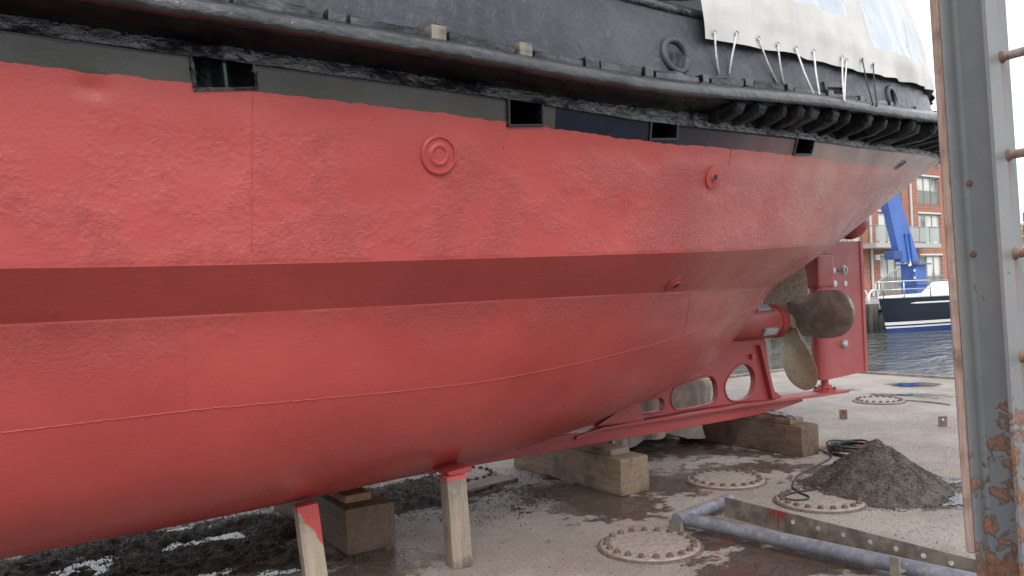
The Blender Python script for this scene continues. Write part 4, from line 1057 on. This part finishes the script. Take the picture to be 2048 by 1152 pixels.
# scraped-off mud and shells under the hull
MUD = ellipses([(330,1110,330,70,1.0),(560,1060,160,30,.95),(850,985,170,30,.95),(1060,985,90,45,.62),(700,1010,200,30,.9),(1110,950,80,20,.6),(950,1035,80,14,.5),(1400,870,60,14,.3)])
mx = np.arange(-2.2,4.9,.028); my = np.arange(3.6,7.6,.028); MX, MY = np.meshgrid(mx, my, indexing='ij'); fm = field(MUD, MX, MY)
mzz = np.zeros_like(MX)
for i in range(len(mx)):
    for j in range(len(my)):
        if fm[i,j] > .15:
            v = Vector((mx[i], my[j], 0)); mzz[i,j] = (fm[i,j]-.62)*.10+.055*fbm(v*2.2, 3)+.022*noise.noise(v*14)+.012*noise.noise(v*34)
        else: mzz[i,j] = -.1
mzz = np.clip(mzz, -.1, .14); ii = np.arange(MX.size).reshape(MX.shape)
mf = np.stack([ii[:-1,:-1], ii[1:,:-1], ii[1:,1:], ii[:-1,1:]], -1).reshape(-1,4); zf = mzz.reshape(-1); mf = mf[zf[mf].max(1) > -.004]
me = mesh_of(np.stack([MX,MY,mzz],-1).reshape(-1,3).tolist(), mf.tolist(), M_mud, True, 'mud'); mud = tag(link('mud', me), 'dark wet mud and weed scraped off the hull', None, None, 'stuff')
pts = []; sz = []
while len(pts) < 16000:
    i = rng.integers(0, len(mx)); j = rng.integers(0, len(my)); f_ = fm[i,j]
    if rng.random() < f_**2.0*1.1: pts.append((mx[i]+rng.uniform(-.02,.02), my[j]+rng.uniform(-.02,.02), max(mzz[i,j],0)+.003)); sz.append(rng.uniform(.004,.011))
tag(chipobj('shell_fragments', pts[:9000], sz[:9000], M_chipd), 'broken shells and weed lying in the mud under the hull')
tag(chipobj('pale_shell_fragments', pts[9000:14500], np.array(sz[9000:14500])*.85, M_chip), 'pale broken shells lying in the mud under the hull')
# standing water between the mud humps
def puddle(lst, label):
    E = ellipses(lst); x0 = min(e[0]-max(e[2],e[3])*1.8 for e in E); x1 = max(e[0]+max(e[2],e[3])*1.8 for e in E); y0 = min(e[1]-max(e[2],e[3])*1.8 for e in E); y1 = max(e[1]+max(e[2],e[3])*1.8 for e in E)
    gx = np.arange(x0,x1,.03); gy = np.arange(y0,y1,.03); A, B = np.meshgrid(gx, gy, indexing='ij'); f_ = field(E, A, B)
    for i in range(A.shape[0]):
        for j in range(A.shape[1]): f_[i,j] += .5*noise.noise(Vector((A[i,j]*2.6,B[i,j]*2.6,5)))+.25*noise.noise(Vector((A[i,j]*8,B[i,j]*8,2)))
    ii = np.arange(A.size).reshape(A.shape); qf = np.stack([ii[:-1,:-1], ii[1:,:-1], ii[1:,1:], ii[:-1,1:]], -1).reshape(-1,4); qf = qf[f_.reshape(-1)[qf].min(1) > .5]
    used = np.unique(qf); mp = np.zeros(A.size, int); mp[used] = np.arange(len(used)); P = np.stack([A,B,np.full_like(A,.005)],-1).reshape(-1,3)[used]
    if len(qf): tag(link('puddle', mesh_of(P.tolist(), mp[qf].tolist(), M_puddle, True)), label, None, None, 'stuff')
puddle([(290,1112,190,52,1.0)], 'water lying among the mud under the hull')
puddle([(1885,1000,60,14,1.0),(1890,962,50,8,.9)], 'puddle behind the gravel heap')
puddle([(1830,770,55,4,1.0),(1780,790,50,3,.8)], 'thin puddle at the far end of the deck')
# loose grit all over the deck
pts = []; sz = []
for _ in range(160000):
    X_, Y_ = rng.uniform(.2,9.5), rng.uniform(1.0,8.2)
    f_ = float(field(MUD, np.array([X_]), np.array([Y_]))[0]) if _ % 3 == 0 else 0
    g = noise.noise(Vector((X_*1.1,Y_*1.1,8)))
    if rng.random() < max(.06+.35*max(0,g), f_*.8): pts.append((X_,Y_,.002)); sz.append(rng.uniform(.0022,.0065))
    if len(pts) > 20000: break
h_ = int(len(pts)*.6)
tag(chipobj('deck_grit', pts[:h_], sz[:h_], M_chipd), 'dark grit scattered over the dock deck'); tag(chipobj('pale_deck_grit', pts[h_:], sz[h_:], M_chip), 'pale grit scattered over the dock deck')

# ================================================================== CANVAS-COVERED CART behind the skeg
ct = Vector((6.0,6.45,0)); cart = empty('covered_cart', ct); tag(cart, 'low castor cart shrouded in dirty cream canvas behind the skeg', 'cart')
vs = []; fs = []; na, nh = 160, 26
for k_ in range(nh+1):
    f_ = k_/nh
    for j in range(na):
        a = 2*math.pi*j/na; ca, sa = math.cos(a), math.sin(a); se = (abs(ca)**3.2+abs(sa)**3.2)**(-1/3.2)
        fold = (.16*math.sin(a*9+1.6*math.sin(a*3))+.10*math.sin(a*19+2+1.2*math.sin(a*5)))*(max(0,f_-.2))+.05*noise.noise(Vector((ca*3,sa*3,f_*4)))
        rad = se*(.2+.8*min(1,(f_/.32)**.5))*(1+.0*f_)+fold
        z_ = .60*(1-max(0,f_-.25)/.75)+.05+.10*noise.noise(Vector((ca*1.4,sa*1.4,f_*1.5)))*(1-f_)
        if f_ < .25: z_ = .64+.09*noise.noise(Vector((ca*rad*2.0,sa*rad*2.0,2)))
        z_ = max(z_, .02+.10*max(0,math.sin(a*3+1)))
        vs.append((ct.x+ca*rad*.72, ct.y+sa*rad*.58, z_))
fs = [(k_*na+j,k_*na+(j+1)%na,(k_+1)*na+(j+1)%na,(k_+1)*na+j) for k_ in range(nh) for j in range(na)]+[tuple(range(na))]
me = mesh_of(vs, fs, M_sheet, True); link('shroud', me, cart)
mb = MB(); mb.box((ct.x,ct.y,.17),(.75,.65,.05)); mb.build('platform', M_rust, cart, bevel=.004)
for px, py in ((1268,878),(1366,880)):
    w = at_z(px, py, .0); w = Vector((w.x, w.y, .062))
    mb = MB(); mb.lathe(w-Vector((.0,.018,0)), (.25,1,0), [(.03,0),(.055,.002),(.062,.010),(.062,.028),(.055,.036),(.03,.038)], 24); wh = mb.build('castor', M_tyre, cart, True, 40)
    mb = MB(); mb.lathe(w-Vector((.0,.024,0)), (.25,1,0), [(.012,0),(.030,.003),(.030,.046),(.012,.05)], 16); mb.build('wheel_hub', M_zinc, wh, True, 40)
    mb = MB(); mb.box((w.x+.0,w.y,.105),(.03,.05,.09)); mb.build('castor_fork', M_rust, cart, bevel=.003)

# ================================================================== BRICK APARTMENT BUILDING
BY = 31.0
apt = empty('apartment_building', (52,BY,QZ)); tag(apt, 'red brick apartment building with glass balconies and pale window lintels', 'building')
BX0, BX1, BZ1 = 26.1, 62.0, 12.7
cols = [51.1-5.0*i for i in range(1,5)][::-1]+[51.1, 56.1]
cols = [(x, x+3.0) for x in cols]
rowsz = [(.75,3.3),(4.1,6.3),(6.95,9.0),(9.7,11.75)]
xc = sorted({BX0,BX1}|{x for c_ in cols for x in c_}); zc_ = sorted({QZ,BZ1}|{z_ for r_ in rowsz for z_ in r_})
vs = []; fs = []
def opening(x, z_): return any(a < x < b for a, b in cols) and any(a < z_ < b for a, b in rowsz)
mb = MB()
for x0, x1 in zip(xc[:-1], xc[1:]):
    for z0, z1 in zip(zc_[:-1], zc_[1:]):
        if opening((x0+x1)/2, (z0+z1)/2):
            mb.add([(x0,BY,z0),(x0,BY+.25,z0),(x0,BY+.25,z1),(x0,BY,z1)],[(0,1,2,3)]); mb.add([(x1,BY,z0),(x1,BY+.25,z0),(x1,BY+.25,z1),(x1,BY,z1)],[(3,2,1,0)])
            mb.add([(x0,BY,z0),(x1,BY,z0),(x1,BY+.25,z0),(x0,BY+.25,z0)],[(0,1,2,3)]); mb.add([(x0,BY,z1),(x1,BY,z1),(x1,BY+.25,z1),(x0,BY+.25,z1)],[(3,2,1,0)])
        else: mb.add([(x0,BY,z0),(x1,BY,z0),(x1,BY,z1),(x0,BY,z1)],[(0,1,2,3)])
mb.add([(BX1,BY,QZ),(BX1,BY+14,QZ),(BX1,BY+14,BZ1),(BX1,BY,BZ1)],[(0,1,2,3)]); mb.add([(BX0,BY,QZ),(BX0,BY+14,QZ),(BX0,BY+14,BZ1),(BX0,BY,BZ1)],[(3,2,1,0)])
mb.add([(BX0,BY+14,QZ),(BX1,BY+14,QZ),(BX1,BY+14,BZ1),(BX0,BY+14,BZ1)],[(3,2,1,0)])
me = mesh_of(mb.v, mb.f, M_brick); link('wall', me, apt)
mb = MB(); mb.box(((BX0+BX1)/2,BY+6.95,BZ1+.12),(BX1-BX0+.3,14.4,.3)); mb.build('roof', M_lintel, apt)
mb = MB(); mb.box(((BX0+BX1)/2,BY+1.2,6.5),(BX1-BX0-.5,.1,11.5)); mb.build('interior_screen', M_curtain, apt)
for ci, (x0, x1) in enumerate(cols):
    for ri, (z0, z1) in enumerate(rowsz):
        y = BY+.16; w = x1-x0; h = z1-z0; win = empty('window', ((x0+x1)/2, y, z0)); win.parent = apt; win.matrix_parent_inverse = apt.matrix_basis.inverted()
        mb = MB(); mb.box(((x0+x1)/2,y,z0+.05),(w,.1,.1)); mb.box(((x0+x1)/2,y,z1-.05),(w,.1,.1))
        for xx in (x0+.05, x0+w*.36, x0+w*.68, x1-.05): mb.box((xx,y,(z0+z1)/2),(.09,.1,h-.2))
        me = mesh_of(mb.v, mb.f, M_frame); fo = link('frame', me, win, win.matrix_basis.inverted()); 
        for a, b in ((x0+.095,x0+w*.36-.045),(x0+w*.36+.045,x0+w*.68-.045),(x0+w*.68+.045,x1-.095)):
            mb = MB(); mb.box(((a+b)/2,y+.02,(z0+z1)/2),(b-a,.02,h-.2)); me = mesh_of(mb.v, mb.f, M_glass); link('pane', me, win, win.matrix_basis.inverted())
        mb = MB(); mb.box(((x0+x1)/2,BY+.02,z1+.06),(w+.1,.10,.12)); me = mesh_of(mb.v, mb.f, M_lintel); link('lintel', me, win, win.matrix_basis.inverted())
        if ri != 1:
            mb = MB(); zt = z0+(1.0 if ri != 0 else 1.05)
            for k_ in range(int(w/.13)): mb.box((x0+.06+k_*.13,BY-.03,(z0+zt)/2),(.03,.03,zt-z0))
            mb.box(((x0+x1)/2,BY-.03,zt),(w,.05,.05)); me = mesh_of(mb.v, mb.f, M_rail); link('railing', me, win, win.matrix_basis.inverted())
def balcony(x0, x1, z0, d=1.6):
    o = empty('balcony', ((x0+x1)/2, BY-d, z0)); o.parent = apt; o.matrix_parent_inverse = apt.matrix_basis.inverted(); iv = o.matrix_basis.inverted()
    mb = MB(); mb.box(((x0+x1)/2,BY-d/2,z0-.15),(x1-x0,d,.30)); link('slab', mesh_of(mb.v, mb.f, M_slab), o, iv)
    mb = MB(); n_ = int((x1-x0)/1.2)
    for k_ in range(n_+1): mb.box((x0+.05+(x1-x0-.1)*k_/n_,BY-d+.05,z0+.55),(.06,.06,1.1))
    mb.box(((x0+x1)/2,BY-d+.05,z0+1.12),(x1-x0,.07,.06)); mb.box((x0+.05,BY-d/2,z0+1.12),(.06,d,.06)); mb.box((x1-.05,BY-d/2,z0+1.12),(.06,d,.06)); link('railing', mesh_of(mb.v, mb.f, M_rail), o, iv)
    mb = MB(); mb.box(((x0+x1)/2,BY-d+.05,z0+.58),(x1-x0-.2,.015,.95)); link('glass', mesh_of(mb.v, mb.f, M_bglass), o, iv)
bx0 = at_y(1752, 480, BY-1.6).x; bx1 = at_y(1882, 480, BY-1.6).x
balcony(bx0, bx1, 4.05); balcony(bx0-16, bx0-16+(bx1-bx0), 4.05)
for px, z0, z1 in ((1740,.6,12.5),(1823,4.8,12.5)):
    x = at_y(px, 500, BY).x; mb = MB(); mb.tube([(x,BY-.10,z0),(x,BY-.10,z1)], .09, 10); mb.build('downpipe', M_downpipe, apt, True, 50)
p = at_y(1751, 515, BY); mb = MB(); mb.box((p.x,BY-.10,p.z),(.42,.2,.36)); mb.build('wall_lamp', M_white, apt, bevel=.03)

# ================================================================== BLUE CRANE on the quay
KY = 21.6; kb_ = at_y(1829, 598, KY); cr = empty('jib_crane', (kb_.x,KY,QZ)); tag(cr, 'bright blue steel jib crane standing on the quay behind the yacht', 'crane')
kx = kb_.x; zb = at_y(1830, 528, KY).z
mb = MB(); mb.box((kx,KY,(QZ+zb)/2),(.86,.8,zb-QZ)); mast = mb.build('mast', M_blue, cr, bevel=.03)
for z_, w in ((QZ+.04,1.3),(zb-.02,1.2),(QZ+(zb-QZ)*.45,1.0)):
    mb = MB(); mb.box((kx,KY,z_),(w,w,.07)); mb.build('collar', M_blue, mast)
b0 = at_y(1803, 524, KY-.32); b1_ = at_y(1840, 524, KY-.32); t0 = at_y(1771, 377, KY-.32); t1 = at_y(1790, 370, KY-.32)
dirb = ((t0+t1)/2-(b0+b1_)/2)
poly = [b0, b1_, t1+dirb*.35, t0+dirb*.35]; mb = MB(); mb.prism([Vector((p.x,KY-.32,p.z)) for p in poly], (0,.34,0)); boom = mb.build('boom', M_blue, cr, bevel=.02)
q0 = at_y(1810,505,KY); mb = MB()
for dx in (0,.35): mb.tube([(q0.x+dx-.3,KY-.36,q0.z-.5),(q0.x+dx-.55,KY-.36,q0.z+.9)], .05, 8)
mb.build('hose_bracket', M_blue, boom)
p = at_y(1773, 418, KY); mb = MB(); mb.box((p.x,KY,p.z),(.5,.25,.28)); mb.build('lug', M_blue, boom, bevel=.02)
p = at_y(1783, 511, KY); mb = MB(); mb.box((p.x,KY-.1,p.z),(.75,.5,.40)); wnc = mb.build('winch', M_blued, cr, bevel=.04)
mb = MB(); mb.tube([(p.x+.3,KY-.1,p.z),(kx-.2,KY-.1,p.z)], .13, 12); mb.build('winch_shaft', M_blued, wnc, True, 40)
mb = MB(); mb.tube([(p.x+.9,KY-.30,p.z-.1),(p.x+1.0,KY-.35,p.z-.5),(p.x+.8,KY-.4,p.z-.5)], .06, 8); mb.build('hose', M_white, wnc, True)
p = at_y(1813, 550, KY); mb = MB(); mb.box((p.x,KY-.45,p.z),(.28,.12,.65)); mb.build('control_box', M_blue, mast, bevel=.02)
for z_ in (.2,-.15):
    mb = MB(); mb.box((p.x-.17,KY-.5,p.z+z_),(.07,.06,.10)); mb.build('warning_plate', M_white, mast)

# ================================================================== YACHT
SYX = at_y(1757, 601, 17.4); yx0 = SYX.x; YYc = 17.4; LOA = 14.0
ya = empty('sailing_yacht', (yx0+6,YYc,WZ)); tag(ya, 'navy hulled yacht with white waterline stripes moored at the quay', 'yacht')
vs = []; fs = []; ny_ = 40; nz = 12
for i in range(ny_+1):
    u = i/ny_; hbw = 1.95*min(1, (u/.55))**.75*(1-.18*max(0,u-.6)/.4)
    for sgn in (-1,1):
        for k_ in range(nz+1):
            v = k_/nz; z_ = WZ-.35+v*(1.32+.35); xo = yx0+u*LOA+.62*(1-v)*max(0,1-u*4)
            vs.append((xo, YYc+sgn*hbw*(.55+.45*v**.5), z_))
n2 = nz+1
for i in range(ny_):
    for s_ in (0,1):
        for k_ in range(nz): a = (i*2+s_)*n2+k_; b = ((i+1)*2+s_)*n2+k_; fs.append((a,b,b+1,a+1) if s_ == 0 else (a,a+1,b+1,b))
    fs.append(((i*2)*n2+nz,((i+1)*2)*n2+nz,((i+1)*2+1)*n2+nz,(i*2+1)*n2+nz))
fs.append(tuple([ny_*2*n2+k_ for k_ in range(n2)]+[(ny_*2+1)*n2+k_ for k_ in reversed(range(n2))]))
mesh_y = mesh_of([(x, y, z_-WZ) for x, y, z_ in vs], fs, M_yacht, True, sharp=40); yh = link('hull', mesh_y, ya, ya.matrix_basis.inverted() @ Matrix.Translation((0,0,WZ)))
ztop = WZ+1.32
def yside(x):
    u = (x-yx0)/LOA; return 1.95*min(1, max(0.0001,u)/.55)**.75*(1-.18*max(0,u-.6)/.4)
xs_y = [yx0+LOA*i/40 for i in range(41)]
for sgn in (-1,1):
    mb = MB(); mb.tube([(x, YYc+sgn*yside(x), ztop+.03) for x in xs_y], .045, 8); mb.build('toe_rail', M_gel, ya, True)
mb = MB(); vsd = [(x, YYc-yside(x)+.03, ztop+.02) for x in xs_y]+[(x, YYc+yside(x)-.03, ztop+.02) for x in reversed(xs_y)]; mb.add(vsd, [tuple(range(len(vsd)))]); mb.build('deck', M_gel, ya)
cs_y = [(x, YYc-(yside(x)*(.5+.5*(ztop-.22-WZ+.35)/1.67**1)+.006), ztop-.24) for x in xs_y[8:] ]
mb = MB(); pts = [(x, YYc-yside(x)*(.55+.45*((ztop-.22-(WZ-.35))/1.67)**.5)-.012, ztop-.22) for x in [yx0+1.3+.25*i for i in range(44)]]; mb.tube(pts, [.006]+[.035]*42+[.006], 6); mb.build('cove_stripe', M_gel, ya)
mb = MB(); mb.prism([(yx0+4.3,YYc-.9,ztop+.02),(yx0+11,YYc-.9,ztop+.02),(yx0+10.8,YYc-.8,ztop+.62),(yx0+5.6,YYc-.8,ztop+.55)], (0,1.75,0)); coach = mb.build('coachroof', M_gel, ya, bevel=.06)
for dx in (5.9,7.2,8.5):
    mb = MB(); mb.box((yx0+dx,YYc-.88,ztop+.32),(.9,.06,.18)); mb.build('cabin_window', M_smoke, coach, bevel=.02)
pul = MB()
for sgn in (-1,1):
    pul.tube([(yx0+.15,YYc+sgn*.12,ztop),(yx0+.05,YYc+sgn*.14,ztop+.62),(yx0+.9,YYc+sgn*.5,ztop+.64),(yx0+1.9,YYc+sgn*.95,ztop+.64),(yx0+1.95,YYc+sgn*.95,ztop)], .022, 8)
    pul.tube([(yx0+.9,YYc+sgn*.5,ztop),(yx0+.9,YYc+sgn*.5,ztop+.64)], .02, 8)
    pul.tube([(yx0+.1,YYc+sgn*.13,ztop+.33),(yx0+1.92,YYc+sgn*.95,ztop+.33)], .016, 6)
pul.tube([(yx0+.05,YYc-.14,ztop+.62),(yx0-.1,YYc,ztop+.62),(yx0+.05,YYc+.14,ztop+.62)], .022, 8); pul.build('pulpit', M_steel, ya, True)
for k_ in range(1,6):
    x = yx0+1.95+k_*1.8; mb = MB(); mb.tube([(x,YYc-yside(x)+.08,ztop),(x,YYc-yside(x)+.08,ztop+.64)], .016, 8); mb.build('stanchion', M_steel, ya, True)
for hgt in (.33,.63):
    mb = MB(); mb.tube([(yx0+1.95,YYc-.95,ztop+hgt)]+[(yx0+1.95+k_*1.8,YYc-yside(yx0+1.95+k_*1.8)+.08,ztop+hgt) for k_ in range(1,6)], .006, 5); mb.build('guard_wire', M_steel, ya)
# quay ladder hoops
p = at_y(1748, 598, QY-.2); o = empty('ladder_hoop', (p.x,QY-.2,QZ)); tag(o, 'white arched ladder handrail on the quay edge by the yacht bow', 'handrail')
for dy in (0,.5):
    mb = MB(); mb.tube([(p.x-.35,QY-.2+dy,QZ+.05)]+[(p.x-.35*math.cos(a),QY-.2+dy,QZ+.35+.33*math.sin(a)) for a in [math.pi*i/10 for i in range(11)]]+[(p.x+.35,QY-.2+dy,QZ+.05)], .04, 8); mb.build('hoop', M_white, o, True)
# quay stair rail in front of the building
p = at_y(1790, 575, 27); o = empty('stair_railing', (p.x,27,QZ)); tag(o, 'grey sloping stair railing in front of the brick building', 'railing')
mb = MB()
for k_ in range(16): mb.box((p.x-2+k_*.25,27,QZ+.45+.045*k_),(.04,.04,.9+.09*k_))
mb.build('baluster_row', M_rail, o); mb = MB(); mb.tube([(p.x-2,27,QZ+.9),(p.x+1.75,27,QZ+2.25)], .05, 8); mb.build('handrail', M_rail, o)
# scaffolded building far along the quay
SX, SY = 150.0, 62.0; p0 = at_y(2026, 470, SY); SX = p0.x
sb = empty('scaffolded_building', (SX+10,SY,QZ)); tag(sb, 'distant pale building wrapped in orange scaffolding beyond the column', 'building')
zt = at_y(2040, 445, SY).z
mb = MB(); mb.box((SX+20,SY+8,(QZ+zt)/2),(40,14,zt-QZ)); mb.build('wall', M_pale, sb)
for k_ in range(9):
    x = SX+k_*4.6; mb = MB(); mb.tube([(x,SY-.8,QZ),(x,SY-.8,zt+1.5)], .14, 6); mb.build('scaffold_pole', M_scaf, sb)
for k_ in range(5):
    z_ = QZ+2+k_*(zt-2)/4.6; mb = MB(); mb.box((SX+18,SY-.2,z_),(38,1.4,.22)); mb.build('scaffold_deck', M_scaf, sb)
    for j in range(8):
        mb = MB(); mb.box((SX+2.4+j*4.6,SY+.96,z_+1.6),(2.0,.1,1.6)); mb.build('window', M_smoke, sb)
